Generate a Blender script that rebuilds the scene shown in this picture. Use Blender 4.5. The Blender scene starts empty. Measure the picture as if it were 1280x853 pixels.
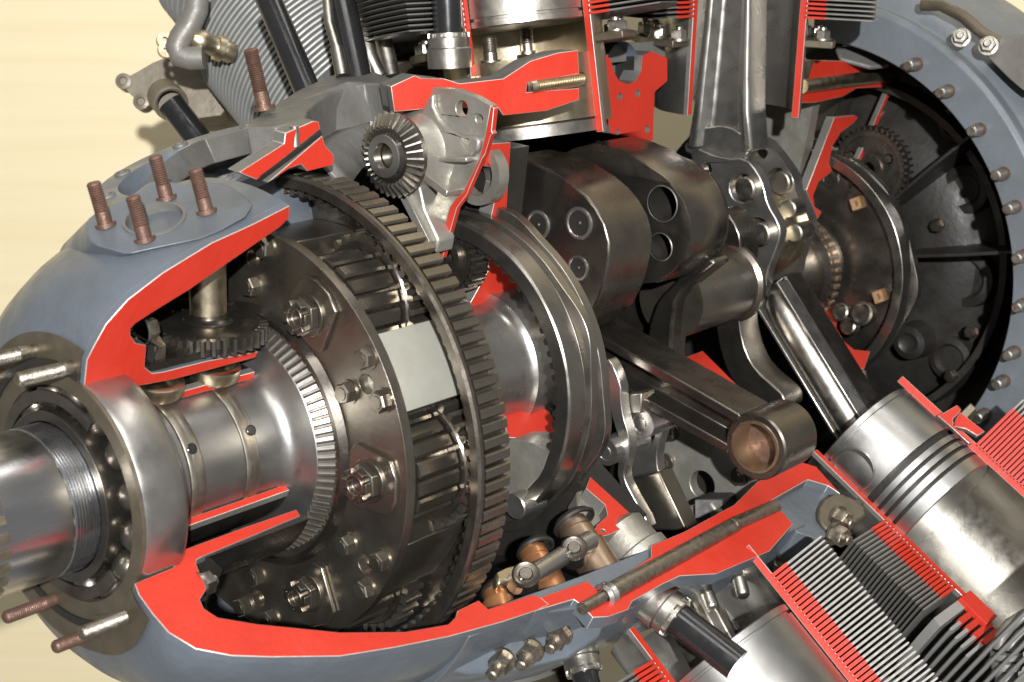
import bpy, math, random
from math import sin, cos, pi, radians
from mathutils import Vector, Matrix
from mathutils.geometry import tessellate_polygon
V = Vector
random.seed(7)
sc = bpy.context.scene
COL = sc.collection

# ------------------------------------------------------------------ camera
YAW, PITCH, F = radians(49.585), radians(14.854), 1900.0
CAM = V((-0.735, -0.842, 0.357))
FW = V((sin(YAW)*cos(PITCH), cos(YAW)*cos(PITCH), -sin(PITCH)))
RT = V((cos(YAW), -sin(YAW), 0.0))
UP = RT.cross(FW)
cd = bpy.data.cameras.new('camera'); co = bpy.data.objects.new('camera', cd); COL.objects.link(co)
cd.sensor_width = 36.0; cd.lens = F/1280*36.0; cd.clip_start = 0.02; cd.clip_end = 60
m = Matrix((RT, UP, -FW)).transposed().to_4x4(); m.translation = CAM
co.matrix_world = m
cd.dof.use_dof = True; cd.dof.focus_distance = 1.22; cd.dof.aperture_fstop = 11
sc.camera = co

# ------------------------------------------------------------------ hall ambience, the photographer's lamp and added overhead fill lights
w = bpy.data.worlds.new('World'); sc.world = w; w.use_nodes = True
bg = w.node_tree.nodes['Background']; bg.inputs[0].default_value = (1.0, 0.985, 0.965, 1); bg.inputs[1].default_value = 0.22
def lamp(name, kind, loc, target, energy, color, size):
    l = bpy.data.lights.new(name, kind); l.energy = energy; l.color = color
    if kind == 'AREA':
        l.shape = 'RECTANGLE'; l.size, l.size_y = size
    else:
        l.shadow_soft_size = size
    o = bpy.data.objects.new(name, l); COL.objects.link(o); o.location = loc
    o.rotation_euler = (V(target) - V(loc)).to_track_quat('-Z', 'Y').to_euler()
    return o
lamp('photo_lamp', 'AREA', CAM - FW*1.2 + RT*0.16 + UP*0.17, CAM + FW*1.4, 118, (1.0, 0.995, 0.985), (0.045, 0.04))
lamp('overhead_fill', 'AREA', (-0.9, -1.2, 2.4), (0.1, 0, 0), 20, (1.0, 0.97, 0.92), (1.6, 0.5))  # unseen overhead light, added for soft highlights on the metal
lamp('overhead_fill', 'AREA', (1.0, -0.6, 2.4), (0.4, 0, 0), 12, (1.0, 0.97, 0.92), (1.6, 0.4))  # further added overhead light, livens reflections towards the rear
sc.view_settings.view_transform = 'Standard'; sc.view_settings.look = 'None'
sc.view_settings.exposure = 0.0; sc.view_settings.gamma = 1.0
sc.render.engine = 'CYCLES'
sc.cycles.max_bounces = 6; sc.cycles.diffuse_bounces = 3; sc.cycles.glossy_bounces = 4
sc.cycles.sample_clamp_indirect = 6

# ------------------------------------------------------------------ measuring: a sight line of the survey cut with a plane of the engine
def ray(u, v):
    return FW + RT*((u-640)/F) - UP*((v-426.5)/F)
class Pl:
    def __init__(s, o, n):
        s.o = V(o); s.n = V(n).normalized()
    def at(s, u, v):
        d = ray(u, v); k = (s.o-CAM).dot(s.n)/d.dot(s.n); return CAM + d*k
    def pts(s, L): return [s.at(*p) for p in L]
def rad(th): t = radians(th); return V((0, -sin(t), cos(t)))
def tan_(th): t = radians(th); return V((0, -cos(t), -sin(t)))
def PX(X): return Pl((X, 0, 0), (-1, 0, 0))
def PT(th, sgn=1): return Pl((0, 0, 0), tan_(th)*sgn)
def pol(X, r, th): return V((X, 0, 0)) + rad(th)*r
AX = V((1, 0, 0))
TILE = dict(A=(0,0,2.942),B=(425,0,2.942),C=(850,0,2.942),D=(0,280,2.942),E=(425,280,2.942),F=(850,280,2.942),G=(0,563,2.942),H=(425,563,2.942),I=(850,563,2.942),
            J=(140,0,4.738),K=(400,80,4.738),L=(600,580,4.738),M=(640,180,4.738),N=(860,160,4.738),O=(740,400,4.738),P=(760,680,4.923),Q=(760,330,4.738),R=(740,480,4.738),S=(560,220,4.738),T=(560,420,4.738),U=(980,130,4.738),W=(960,300,4.738),Y=(1000,470,4.738),AA=(700,0,4.738))
def Z(t, *pts):
    x, y, s = TILE[t]; return [(x+a/s, y+b/s) for a, b in pts]
def XR(th, pts):
    """section points (X, r) on the half plane at angle th"""
    p = PT(th); e = rad(th); out = []
    for q in pts:
        P = p.at(*q); out.append((P.x, P.dot(e)))
    return out

# ------------------------------------------------------------------ materials
MATS = {}
def mat(name, col, metal=0.0, rough=0.5, col2=None, amt=0.5, scale=40, rvar=0.12, bump=0.0, bscale=300, coat=0.0, stretch=None, thr=(0.3, 0.72), spec=None):
    m = bpy.data.materials.new(name); m.use_nodes = True; nt = m.node_tree; N = nt.nodes; L = nt.links
    b = N['Principled BSDF']; b.inputs['Metallic'].default_value = metal
    if spec is not None: b.inputs['Specular IOR Level'].default_value = spec
    b.inputs['Coat Weight'].default_value = coat; b.inputs['Coat Roughness'].default_value = 0.2
    tc = N.new('ShaderNodeTexCoord'); src = tc.outputs['Object']
    if stretch:
        mp = N.new('ShaderNodeMapping'); mp.inputs['Scale'].default_value = stretch; L.new(src, mp.inputs[0]); src = mp.outputs[0]
    n1 = N.new('ShaderNodeTexNoise'); n1.inputs['Scale'].default_value = scale; n1.inputs['Detail'].default_value = 7; n1.inputs['Roughness'].default_value = 0.65
    L.new(src, n1.inputs['Vector'])
    r1 = N.new('ShaderNodeValToRGB'); r1.color_ramp.elements[0].position = thr[0]; r1.color_ramp.elements[1].position = thr[1]
    L.new(n1.outputs[0], r1.inputs[0])
    mx = N.new('ShaderNodeMix'); mx.data_type = 'RGBA'
    c2 = col2 or tuple(c*0.6 for c in col)
    mx.inputs[6].default_value = (*col, 1); mx.inputs[7].default_value = (*[a*(1-amt)+c*amt for a, c in zip(col, c2)], 1)
    L.new(r1.outputs[0], mx.inputs[0]); L.new(mx.outputs[2], b.inputs['Base Color'])
    n2 = N.new('ShaderNodeTexNoise'); n2.inputs['Scale'].default_value = scale*2.3; n2.inputs['Detail'].default_value = 5
    L.new(src, n2.inputs['Vector'])
    mr = N.new('ShaderNodeMapRange'); mr.inputs[3].default_value = max(0.03, rough-rvar); mr.inputs[4].default_value = min(1, rough+rvar)
    mr.inputs[1].default_value = 0.3; mr.inputs[2].default_value = 0.7
    L.new(n2.outputs[0], mr.inputs[0]); L.new(mr.outputs[0], b.inputs['Roughness'])
    if bump:
        n3 = N.new('ShaderNodeTexNoise'); n3.inputs['Scale'].default_value = bscale; n3.inputs['Detail'].default_value = 4
        L.new(src, n3.inputs['Vector'])
        bp = N.new('ShaderNodeBump'); bp.inputs['Strength'].default_value = bump; bp.inputs['Distance'].default_value = 0.002
        L.new(n3.outputs[0], bp.inputs['Height']); L.new(bp.outputs[0], b.inputs['Normal'])
    MATS[name] = m; return m
mat('red', (0.475, 0.030, 0.0145), 0, 0.48, (0.37, 0.022, 0.012), 0.7, 14, 0.14, 0.22, 130, spec=0.35, stretch=(1, 1, 0.45))
mat('blue', (0.105, 0.124, 0.150), 0, 0.40, (0.075, 0.080, 0.085), 0.8, 17, 0.15, 0.28, 110, coat=0.15)
mat('grey', (0.135, 0.132, 0.125), 0.0, 0.52, (0.075, 0.068, 0.058), 0.8, 24, 0.14, 0.32, 130)
mat('alu', (0.42, 0.41, 0.375), 0.7, 0.40, (0.26, 0.235, 0.18), 0.8, 22, 0.1, 0.16, 220)
mat('steel', (0.47, 0.455, 0.43), 0.93, 0.31, (0.33, 0.31, 0.28), 0.6, 30, 0.07, 0.025, 500)
mat('bright', (0.50, 0.495, 0.48), 1, 0.34, (0.36, 0.35, 0.33), 0.6, 12, 0.07, 0.02, 500)
mat('satin', (0.36, 0.355, 0.345), 0.95, 0.40, (0.25, 0.24, 0.225), 0.6, 18, 0.07, 0.03, 420)
mat('camsteel', (0.33, 0.31, 0.28), 0.95, 0.30, (0.22, 0.20, 0.17), 0.6, 26, 0.07, 0.02, 420)
mat('shaft', (0.60, 0.61, 0.63), 1, 0.25, (0.43, 0.435, 0.45), 0.6, 26, 0.07, 0.02, 420, stretch=(0.35, 1, 1))
mat('dark', (0.185, 0.168, 0.148), 0.94, 0.28, (0.11, 0.096, 0.080), 0.7, 22, 0.08, 0.03, 400)
mat('gearsteel', (0.205, 0.186, 0.160), 0.92, 0.32, (0.12, 0.10, 0.078), 0.7, 40, 0.09, 0.04, 500)
mat('carrier', (0.27, 0.248, 0.212), 0.93, 0.32, (0.155, 0.13, 0.098), 0.75, 16, 0.10, 0.04, 300)
mat('black', (0.012, 0.012, 0.013), 0, 0.22, (0.02, 0.02, 0.02), 0.5, 30, 0.08)
mat('shade_black', (0.014, 0.013, 0.012), 0.1, 0.5, (0.026, 0.022, 0.018), 0.8, 24, 0.12, 0.2, 160)  # near-black for dark parts; shade of insides and recesses is in the colour
mat('bellblue', (0.125, 0.145, 0.168), 0, 0.45, (0.095, 0.10, 0.098), 0.75, 14, 0.12, 0.22, 110, coat=0.1)
mat('bare', (0.62, 0.58, 0.52), 0.6, 0.45, (0.45, 0.42, 0.38), 0.6, 60, 0.1)
mat('bronze', (0.52, 0.46, 0.34), 1, 0.38, (0.37, 0.29, 0.18), 0.7, 50, 0.08, 0.04, 400)
mat('copper', (0.46, 0.215, 0.095), 0.8, 0.36, (0.48, 0.22, 0.10), 0.6, 50, 0.08, 0.03, 300)
mat('brown', (0.37, 0.27, 0.19), 0.9, 0.38, (0.28, 0.20, 0.14), 0.6, 50, 0.08, 0.03, 300)
mat('rusty', (0.17, 0.10, 0.075), 0.55, 0.5, (0.10, 0.055, 0.04), 0.8, 120, 0.12, 0.25, 700)
mat('stud', (0.40, 0.37, 0.32), 1, 0.42, (0.24, 0.19, 0.14), 0.8, 130, 0.12, 0.2, 700)
mat('zinc', (0.48, 0.46, 0.415), 1, 0.38, (0.36, 0.325, 0.27), 0.6, 40, 0.08, 0.05, 400)
mat('white_block', (0.40, 0.40, 0.35), 0.35, 0.42, (0.31, 0.29, 0.235), 0.6, 22, 0.1, 0.06, 300)
mat('plate', (0.17, 0.145, 0.105), 0.7, 0.48, (0.10, 0.08, 0.055), 0.8, 30, 0.12, 0.1, 300)
mat('hose', (0.20, 0.195, 0.18), 0.25, 0.48, (0.13, 0.115, 0.095), 0.7, 40, 0.1, 0.12, 300)
mat('fin', (0.235, 0.23, 0.215), 0.5, 0.48, (0.15, 0.14, 0.12), 0.7, 40, 0.12, 0.08, 200)
mat('palefin', (0.33, 0.335, 0.33), 0.3, 0.5, (0.24, 0.235, 0.215), 0.6, 22, 0.1, 0.08, 200)
mat('ringbronze', (0.40, 0.375, 0.32), 0.95, 0.40, (0.27, 0.235, 0.18), 0.7, 50, 0.08, 0.04, 400)
mat('ochre', (0.20, 0.10, 0.03), 0, 0.6, (0.12, 0.06, 0.02), 0.7, 90, 0.1, 0.2, 300)
mat('oiled', (0.15, 0.135, 0.115), 0.85, 0.50, (0.09, 0.078, 0.062), 0.7, 40, 0.08, 0.05, 400)
mat('bracket', (0.20, 0.175, 0.135), 0.3, 0.5, (0.11, 0.085, 0.055), 0.85, 22, 0.12, 0.2, 140)

# ------------------------------------------------------------------ building blocks
class MB:
    def __init__(s): s.v = []; s.f = []; s.nf = None
    def add(s, verts, faces):
        n = len(s.v); s.v += [V(p) for p in verts]; s.f += [tuple(i+n for i in f) for f in faces]; return s
    def lathe(s, o, ax, prof, t0=0, t1=360, seg=48, ref=None, closed=False, caps=False):
        """prof: (a, r) along/around axis; angles measured from ref"""
        o = V(o); ax = V(ax).normalized()
        if ref is None: ref = V((0, 0, 1)) if abs(ax.z) < 0.9 else V((1, 0, 0))
        e1 = (V(ref) - ax*V(ref).dot(ax)).normalized(); e2 = ax.cross(e1)
        full = abs(t1-t0) >= 359.9; k = seg if full else seg+1; n = len(prof)
        vs = []
        for i in range(k):
            t = radians(t0+(t1-t0)*i/seg); d = e1*cos(t)+e2*sin(t)
            vs += [o+ax*a+d*r for a, r in prof]
        fs = []; m = n if closed else n-1
        for i in range(seg):
            i2 = (i+1) % k
            for j in range(m):
                j2 = (j+1) % n
                fs.append((i*n+j, i*n+j2, i2*n+j2, i2*n+j))
        if caps and not full:
            fs.append(tuple(range(n))); fs.append(tuple((k-1)*n+j for j in reversed(range(n))))
        return s.add(vs, fs)
    def ring(s, prof, t0=0, t1=360, seg=96, closed=True, caps=True):
        """lathe about the crank axis, th as in rad()"""
        return s.lathe((0, 0, 0), AX, prof, t0, t1, seg, ref=(0, 0, 1), closed=closed, caps=caps)
    def slab(s, pts, dvec, holes=()):
        loops = [list(map(V, pts))]+[list(map(V, h)) for h in holes]
        flat = [p for l in loops for p in l]; tri = tessellate_polygon(loops); n = len(flat); d = V(dvec)
        s.nf = d.normalized(); vs = flat+[p+d for p in flat]; fs = [tuple(t) for t in tri]+[tuple(i+n for i in reversed(t)) for t in tri]
        b = 0
        for l in loops:
            k = len(l)
            for i in range(k): fs.append((b+i, b+(i+1) % k, b+(i+1) % k+n, b+i+n))
            b += k
        return s.add(vs, fs)
    def box(s, c, ex, ey, ez):
        c, ex, ey, ez = map(V, (c, ex, ey, ez)); vs = []
        for a in (-1, 1):
            for b in (-1, 1):
                for d in (-1, 1): vs.append(c+ex*a+ey*b+ez*d)
        return s.add(vs, [(0,1,3,2),(4,6,7,5),(0,4,5,1),(2,3,7,6),(0,2,6,4),(1,5,7,3)])
    def cyl(s, p0, p1, r0, r1=None, seg=24, ch=0.0):
        p0, p1 = V(p0), V(p1); L = (p1-p0).length; r1 = r0 if r1 is None else r1
        pr = [(0, 0), (0, max(r0-ch, 1e-4)), (ch, r0), (L-ch, r1), (L, max(r1-ch, 1e-4)), (L, 0)] if ch else [(0, 0), (0, r0), (L, r1), (L, 0)]
        return s.lathe(p0, p1-p0, pr, seg=seg)
    def tube(s, pts, r, seg=12, caps=True):
        """round bar along a polyline, r one number or one for each point"""
        pts = [V(p) for p in pts]; n = len(pts); rs = r if isinstance(r, (list, tuple)) else [r]*n
        vs = []; u = None
        for i in range(n):
            t = (pts[min(i+1, n-1)]-pts[max(i-1, 0)]).normalized()
            if u is None: u = t.orthogonal().normalized()
            u = (u-t*u.dot(t)).normalized(); w_ = t.cross(u)
            vs += [pts[i]+(u*cos(2*pi*k/seg)+w_*sin(2*pi*k/seg))*rs[i] for k in range(seg)]
        fs = [(i*seg+k, i*seg+(k+1) % seg, (i+1)*seg+(k+1) % seg, (i+1)*seg+k) for i in range(n-1) for k in range(seg)]
        if caps: fs += [tuple(reversed(range(seg))), tuple((n-1)*seg+k for k in range(seg))]
        return s.add(vs, fs)
    def loft(s, loops):
        k = len(loops[0]); vs = [p for l in loops for p in l]
        fs = [(i*k+j, i*k+(j+1) % k, (i+1)*k+(j+1) % k, (i+1)*k+j) for i in range(len(loops)-1) for j in range(k)]
        fs += [tuple(reversed(range(k))), tuple((len(loops)-1)*k+j for j in range(k))]
        return s.add(vs, fs)
    def mesh(s, name, smooth=38):
        me = bpy.data.meshes.new(name); me.from_pydata([tuple(p) for p in s.v], [], s.f)
        import bmesh
        bm = bmesh.new(); bm.from_mesh(me); bmesh.ops.remove_doubles(bm, verts=bm.verts, dist=1e-6)
        bmesh.ops.recalc_face_normals(bm, faces=bm.faces); bm.to_mesh(me); bm.free()
        if smooth:
            me.polygons.foreach_set('use_smooth', [True]*len(me.polygons)); me.set_sharp_from_angle(angle=radians(smooth))
        return me
    def build(s, name, material, parent=None, bevel=0.0, smooth=38, seg=2, label=None, side='grey'):
        me = s.mesh(name, smooth); me.materials.append(MATS[material])
        if material == 'red' and bevel and s.nf is not None:
            me.materials.append(MATS[side]); me.materials.append(MATS['bare'])
            for p in me.polygons:
                if abs(p.normal.dot(s.nf)) < 0.8: p.material_index = 1
        o = put(name, me, parent, min(bevel, 0.0004) if material == 'red' else bevel, seg, label)
        if material == 'red' and bevel and s.nf is not None: o.modifiers['bevel'].material = 2
        return o
def put(name, me, parent=None, bevel=0.0, seg=2, label=None, rotx=0.0):
    o = bpy.data.objects.new(name, me); COL.objects.link(o)
    if parent is not None:
        o.parent = parent; o.location = -wloc(parent)
    if rotx: o.rotation_euler = (radians(rotx), 0, 0)
    if bevel:
        b = o.modifiers.new('bevel', 'BEVEL'); b.width = bevel; b.segments = seg; b.limit_method = 'ANGLE'; b.angle_limit = radians(32); b.harden_normals = False
    if label: o['label'] = label
    return o
def wloc(o):
    p = V((0, 0, 0))
    while o is not None: p = p+o.location; o = o.parent
    return p
def thing(name, label, cat, loc=(0, 0, 0), group=None, kind=None):
    o = bpy.data.objects.new(name, None); COL.objects.link(o); o.location = loc; o.empty_display_size = 0.02
    o['label'] = label; o['category'] = cat
    if group: o['group'] = group
    if kind: o['kind'] = kind
    return o
def tag(o, label, cat, group=None, kind=None):
    o['label'] = label; o['category'] = cat
    if group: o['group'] = group
    if kind: o['kind'] = kind
    return o
def frame(d):
    d = V(d).normalized(); u = d.orthogonal().normalized(); return d, u, d.cross(u)
def circle(c, n, r, k=24, r2=None, ref=None):
    n = V(n).normalized(); u = n.orthogonal().normalized() if ref is None else (V(ref)-n*V(ref).dot(n)).normalized(); w_ = n.cross(u)
    return [V(c)+u*(r*cos(2*pi*i/k))+w_*((r2 or r)*sin(2*pi*i/k)) for i in range(k)]
def hexhead(mb, p, d, r, h, rot=0.0):
    """hex prism with chamfered outer corners, standing on p along d"""
    d, u, w_ = frame(d); p = V(p)
    def rg(R, z, k=12): return [p+d*z+(u*cos(rot+2*pi*i/k)+w_*sin(rot+2*pi*i/k))*(R if i % 2 == 0 else R*0.866) for i in range(k)]
    mb.loft([rg(r, 0), rg(r, h*0.86), [p+d*h+(q-p-d*(h*0.86))*0.88 for q in rg(r, h*0.86)]])
def bolt(parent, p, d, r=0.008, h=0.006, m='steel', name='bolt', washer=True, label=None, rot=None):
    mb = MB(); d = V(d).normalized(); p = V(p)
    if washer: mb.lathe(p, d, [(-0.001, r*1.15), (0.0012, r*1.15), (0.0012, 0)], seg=20)
    hexhead(mb, p+d*0.0012, d, r, h, random.random()*3 if rot is None else rot)
    mb.lathe(p+d*(h+0.001), d, [(0, r*0.62), (0.0009, r*0.58), (0.0009, 0)], seg=16)
    return mb.build(name, m, parent, label=label)
def nut_on_stud(parent, p, d, r=0.009, h=0.008, ext=0.006, m='zinc', name='nut'):
    mb = MB(); d = V(d).normalized(); p = V(p)
    mb.lathe(p, d, [(-0.001, r*1.2), (0.0015, r*1.2), (0.0015, 0)], seg=20)
    hexhead(mb, p+d*0.0015, d, r, h, random.random()*3)
    mb.cyl(p, p+d*(h+ext), r*0.55, r*0.5, 14, 0.001)
    return mb.build(name, m, parent)
def castle_nut(parent, p, d, r=0.014, m='gearsteel'):
    d, u, w_ = frame(d); p = V(p)
    mb = MB(); mb.lathe(p, d, [(-0.001, r*1.12), (0.002, r*1.12), (0.002, 0)], seg=24); hexhead(mb, p+d*0.002, d, r, 0.007, 0.3)
    for i in range(6):
        a = 0.3+pi/6+i*pi/3; c = p+d*0.0115+(u*cos(a)+w_*sin(a))*r*0.70
        mb.box(c, d*0.0028, (u*cos(a)+w_*sin(a))*r*0.15, (w_*cos(a)-u*sin(a))*r*0.26)
    mb.lathe(p+d*0.009, d, [(0, r*0.60), (0.0055, r*0.60), (0.0055, r*0.45), (0.001, r*0.42), (0.001, 0)], seg=20)
    return mb.build('castle_nut', m, parent, bevel=0.0005)
def stud(parent, p, d, L, r=0.0055, m='stud', name='stud', collar=True, plain=0.45, label=None):
    """threaded stud: plain shank by the case, thread at its end"""
    pr = [(0, r)]; a = L*plain; pr += [(a, r)]; k = int((L-a)/0.0016)
    for i in range(k):
        z = a+(L-a-0.002)*i/k; st = (L-a-0.002)/k; pr += [(z+st*0.25, r*0.88), (z+st*0.75, r*1.02)]
    pr += [(L-0.001, r*0.9), (L, r*0.7), (L, 0)]
    mb = MB(); mb.lathe(p, d, pr, seg=14)
    if collar: mb.lathe(p, d, [(0, r*1.45), (0.003, r*1.45), (0.003, r)], seg=16)
    return mb.build(name, m, parent, smooth=50, label=label)
def gear(parent, o, ax, r, w_, n, depth, hub, mname, tooth_name='tooth', web=0.4, name='gear_body', t_range=None, tw=0.5, bore=None):
    """spur gear: body with recessed web and a mesh of its own for each tooth"""
    o = V(o); ax = V(ax).normalized(); rb = r-depth
    mb = MB(); b = hub*0.5 if bore is None else bore
    mb.lathe(o, ax, [(0, b), (0, hub), (w_*web*0.5, hub*1.02), (w_*web*0.5, rb*0.84), (0, rb*0.86), (0, rb), (w_, rb), (w_, rb*0.86), (w_*(1-web*0.5), rb*0.84), (w_*(1-web*0.5), hub*1.02), (w_, hub), (w_, b)], seg=64, closed=True)
    body = mb.build(name, mname, parent)
    teeth_ring(parent, o, ax, rb, r, w_, n, mname, tooth_name, t_range, tw)
    return body
def teeth_ring(parent, o, ax, rb, rt, w_, n, mname, name='tooth', keep=None, tw=0.5, ref=None, tip=0.55, taper=0.0):
    o = V(o); ax = V(ax).normalized(); e1, e2 = None, None
    e1 = (V(ref)-ax*V(ref).dot(ax)).normalized() if ref is not None else ax.orthogonal().normalized(); e2 = ax.cross(e1)
    pitch = 2*pi*rb/n; h = rt-rb
    me = None
    s = 1 if h > 0 else -1
    prof = [(rb-s*0.0012, pitch*tw*0.55), (rb+h*0.35, pitch*tw*0.48), (rb+h*0.8, pitch*tw*tip*0.72), (rt, pitch*tw*tip*0.5)]
    mb = MB(); loops = []
    for a, sc_ in ((0, 1), (w_, 1-taper)):
        L_ = [V((a, -y*sc_, x if a == 0 else rb+(x-rb)*(1-taper))) for x, y in prof]+[V((a, y*sc_, x if a == 0 else rb+(x-rb)*(1-taper))) for x, y in reversed(prof)]
        loops.append(L_)
    mb.loft(loops); me = mb.mesh(name, 30); me.materials.append(MATS[mname])
    base = Matrix((ax, e2, e1)).transposed()   # local x->ax, y->e2, z->e1
    for i in range(n):
        t = 360*i/n
        if keep and not keep(t): continue
        ob = bpy.data.objects.new(name, me); COL.objects.link(ob); ob.parent = parent
        R = base @ Matrix.Rotation(radians(-t), 3, 'X')
        mm = R.to_4x4(); mm.translation = o-wloc(parent); ob.matrix_local = mm
    return me
def smooth_closed(pts, it=1):
    for _ in range(it):
        out = []
        n = len(pts)
        for i in range(n):
            a, b = V(pts[i]), V(pts[(i+1) % n]); out += [a*0.75+b*0.25, a*0.25+b*0.75]
        pts = out
    return pts
def smooth2(pts, it=1):
    for _ in range(it):
        out = []; n = len(pts)
        for i in range(n):
            a, b = pts[i], pts[(i+1) % n]; out += [(a[0]*.75+b[0]*.25, a[1]*.75+b[1]*.25), (a[0]*.25+b[0]*.75, a[1]*.25+b[1]*.75)]
        pts = out
    return pts
# ------------------------------------------------------------------ backdrop
hd = V((sin(YAW), cos(YAW), 0))
wm = bpy.data.materials.new('wood'); wm.use_nodes = True
def wood():
    nt = wm.node_tree; N = nt.nodes; L = nt.links; b = N['Principled BSDF']; b.inputs['Roughness'].default_value = 0.5
    tc = N.new('ShaderNodeTexCoord'); mp = N.new('ShaderNodeMapping'); mp.inputs['Scale'].default_value = (0.55, 1, 11); L.new(tc.outputs['Object'], mp.inputs[0])
    n = N.new('ShaderNodeTexNoise'); n.inputs['Scale'].default_value = 3.2; n.inputs['Detail'].default_value = 7; n.inputs['Distortion'].default_value = 0.6; L.new(mp.outputs[0], n.inputs['Vector'])
    r = N.new('ShaderNodeValToRGB'); e = r.color_ramp.elements
    e[0].position = 0.32; e[0].color = (0.775, 0.65, 0.405, 1); e[1].position = 0.66; e[1].color = (0.80, 0.70, 0.465, 1)
    k = r.color_ramp.elements.new(0.45); k.color = (0.79, 0.68, 0.44, 1)
    L.new(n.outputs[0], r.inputs[0])
    mp2 = N.new('ShaderNodeMapping'); mp2.inputs['Scale'].default_value = (2, 1, 150); L.new(tc.outputs['Object'], mp2.inputs[0])
    n2 = N.new('ShaderNodeTexNoise'); n2.inputs['Scale'].default_value = 3; n2.inputs['Detail'].default_value = 3; L.new(mp2.outputs[0], n2.inputs['Vector'])
    mx = N.new('ShaderNodeMix'); mx.data_type = 'RGBA'; mx.blend_type = 'MULTIPLY'; mx.inputs[0].default_value = 0.08
    L.new(r.outputs[0], mx.inputs[6]); L.new(n2.outputs[0], mx.inputs[7]); L.new(mx.outputs[2], b.inputs['Base Color'])
wood(); MATS['wood'] = wm
mb = MB(); mb.box((0, 0.02, 0), (2.6, 0, 0), (0, 0.02, 0), (0, 0, 2.2))
wall = mb.build('wall', 'wood', smooth=0); wall.location = CAM + hd*2.12 + V((0, 0, -0.357)); wall.rotation_euler = (0, 0, -YAW)
tag(wall, 'pale wood panelled wall with horizontal grain behind the engine', 'wall', kind='structure')

# ------------------------------------------------------------------ nose case
TU, TL = 20.0, 117.0
up_px = Z('A', (1065, 757))+Z('D', (930, 2), (780, 70), (600, 180), (470, 280), (390, 370), (340, 460), (320, 500), (308, 608), (468, 577), (490, 600), (640, 572), (940, 492), (950, 470), (760, 505), (600, 545), (560, 550), (532, 528), (538, 447), (500, 440), (480, 410), (480, 385), (500, 365), (570, 320), (700, 240), (830, 150), (960, 60), (1030, 12))+Z('A', (1064, 800))
lo_px = Z('G', (495, 490), (510, 530), (560, 600), (620, 670), (720, 730), (850, 755), (1000, 760), (1250, 757))+Z('H', (200, 725), (400, 685), (600, 630), (720, 590), (765, 565), (735, 540), (710, 532), (545, 585), (510, 552), (432, 590), (425, 615), (400, 640), (240, 668), (0, 670))+Z('G', (950, 640), (800, 615), (750, 582), (735, 548), (760, 508), (722, 420), (724, 402), (750, 388), (1104, 240), (1090, 218), (900, 283), (665, 370), (640, 430))
pu = XR(TU, up_px); plw = XR(TL, lo_px)
nose = thing('nose_case', 'blue grey nose case cut open to show red edges around the propeller shaft', 'engine case', (-0.2, 0, -0.13))
PU, PLo = PT(TU), PT(TL, -1)
mb = MB(); mb.slab(PU.pts(up_px), -PU.n*0.006); mb.build('cut_face', 'red', nose, bevel=0.0006, side='blue', label='red painted upper cut face of the nose case')
mb = MB(); mb.slab(PLo.pts(lo_px), -PLo.n*0.006); mb.build('cut_face', 'red', nose, bevel=0.0006, side='blue', label='red painted lower cut face of the nose case')
# shell: outer skin and inner skin swept the far way round between the two cuts, blending one section into the other
def resample(P, n):
    L = [0]
    for a, b in zip(P, P[1:]): L.append(L[-1]+math.hypot(a[0]-b[0], a[1]-b[1]))
    out = []
    for i in range(n):
        t = L[-1]*i/(n-1); j = 0
        while j < len(P)-2 and L[j+1] < t: j += 1
        k = (t-L[j])/max(1e-9, L[j+1]-L[j]); out.append((P[j][0]+(P[j+1][0]-P[j][0])*k, P[j][1]+(P[j+1][1]-P[j][1])*k))
    return out
u_out = resample(pu[0:9], 22); l_out = resample(list(reversed(plw[0:12])), 22)
u_in = resample([pu[9]]+pu[15:30], 26); l_in = resample([plw[-1]]+[plw[i] for i in range(27, 13, -1)], 26)
u_in = resample([(-0.165, 0.083), (-0.15, 0.083), (-0.145, 0.10)]+pu[20:30], 26)
secU = u_out+u_in; secL = l_out+resample([(-0.165, 0.083), (-0.15, 0.083), (-0.145, 0.10)]+[plw[i] for i in range(24, 15, -1)], 26)
def sweep(secA, tA, secB, tB, n):
    mb = MB(); k = len(secA); vs = []; fs = []
    for i in range(n+1):
        f = i/n; g_ = max(0.0, (f-0.78)/0.22); s_ = g_*g_*(3-2*g_); t = tA+(tB-tA)*f
        vs += [pol(a[0]*(1-s_)+b[0]*s_, a[1]*(1-s_)+b[1]*s_, t) for a, b in zip(secA, secB)]
    for i in range(n):
        for j in range(k-1): fs.append((i*k+j, i*k+j+1, (i+1)*k+j+1, (i+1)*k+j))
    return mb.add(vs, fs)
shell = sweep(u_out, TU-1.2, l_out, TL+1.2-360, 72).build('shell', 'blue', nose, smooth=45)
sweep(secU[22:], TU-1.2, secL[22:], TL+1.2-360, 72).build('inner_wall', 'shade_black', nose, smooth=45)  # inner skin coloured near-black to carry the shade inside the case
def off(P, e):
    out = []
    for i, p_ in enumerate(P):
        a_, b_ = P[max(0, i-1)], P[min(len(P)-1, i+1)]; dx, dr = b_[0]-a_[0], b_[1]-a_[1]; l = math.hypot(dx, dr); q_ = (-dr/l*e, dx/l*e)
        if q_[0] > 0: q_ = (-q_[0], -q_[1])
        out.append((p_[0]+q_[0], p_[1]+q_[1]))
    return out
def inner_part(P, rmax): return [p_ for p_ in resample(P, 60) if p_[1] < rmax]
pa_, pb_ = off(resample(inner_part(pu[4:9], 0.110), 8), 0.002), off(resample(inner_part(list(reversed(plw[0:5])), 0.116), 8), 0.002)
sweep(pa_, TU-2, pb_, TL+2-360, 64).build('front_plate', 'plate', nose, smooth=45)
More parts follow.
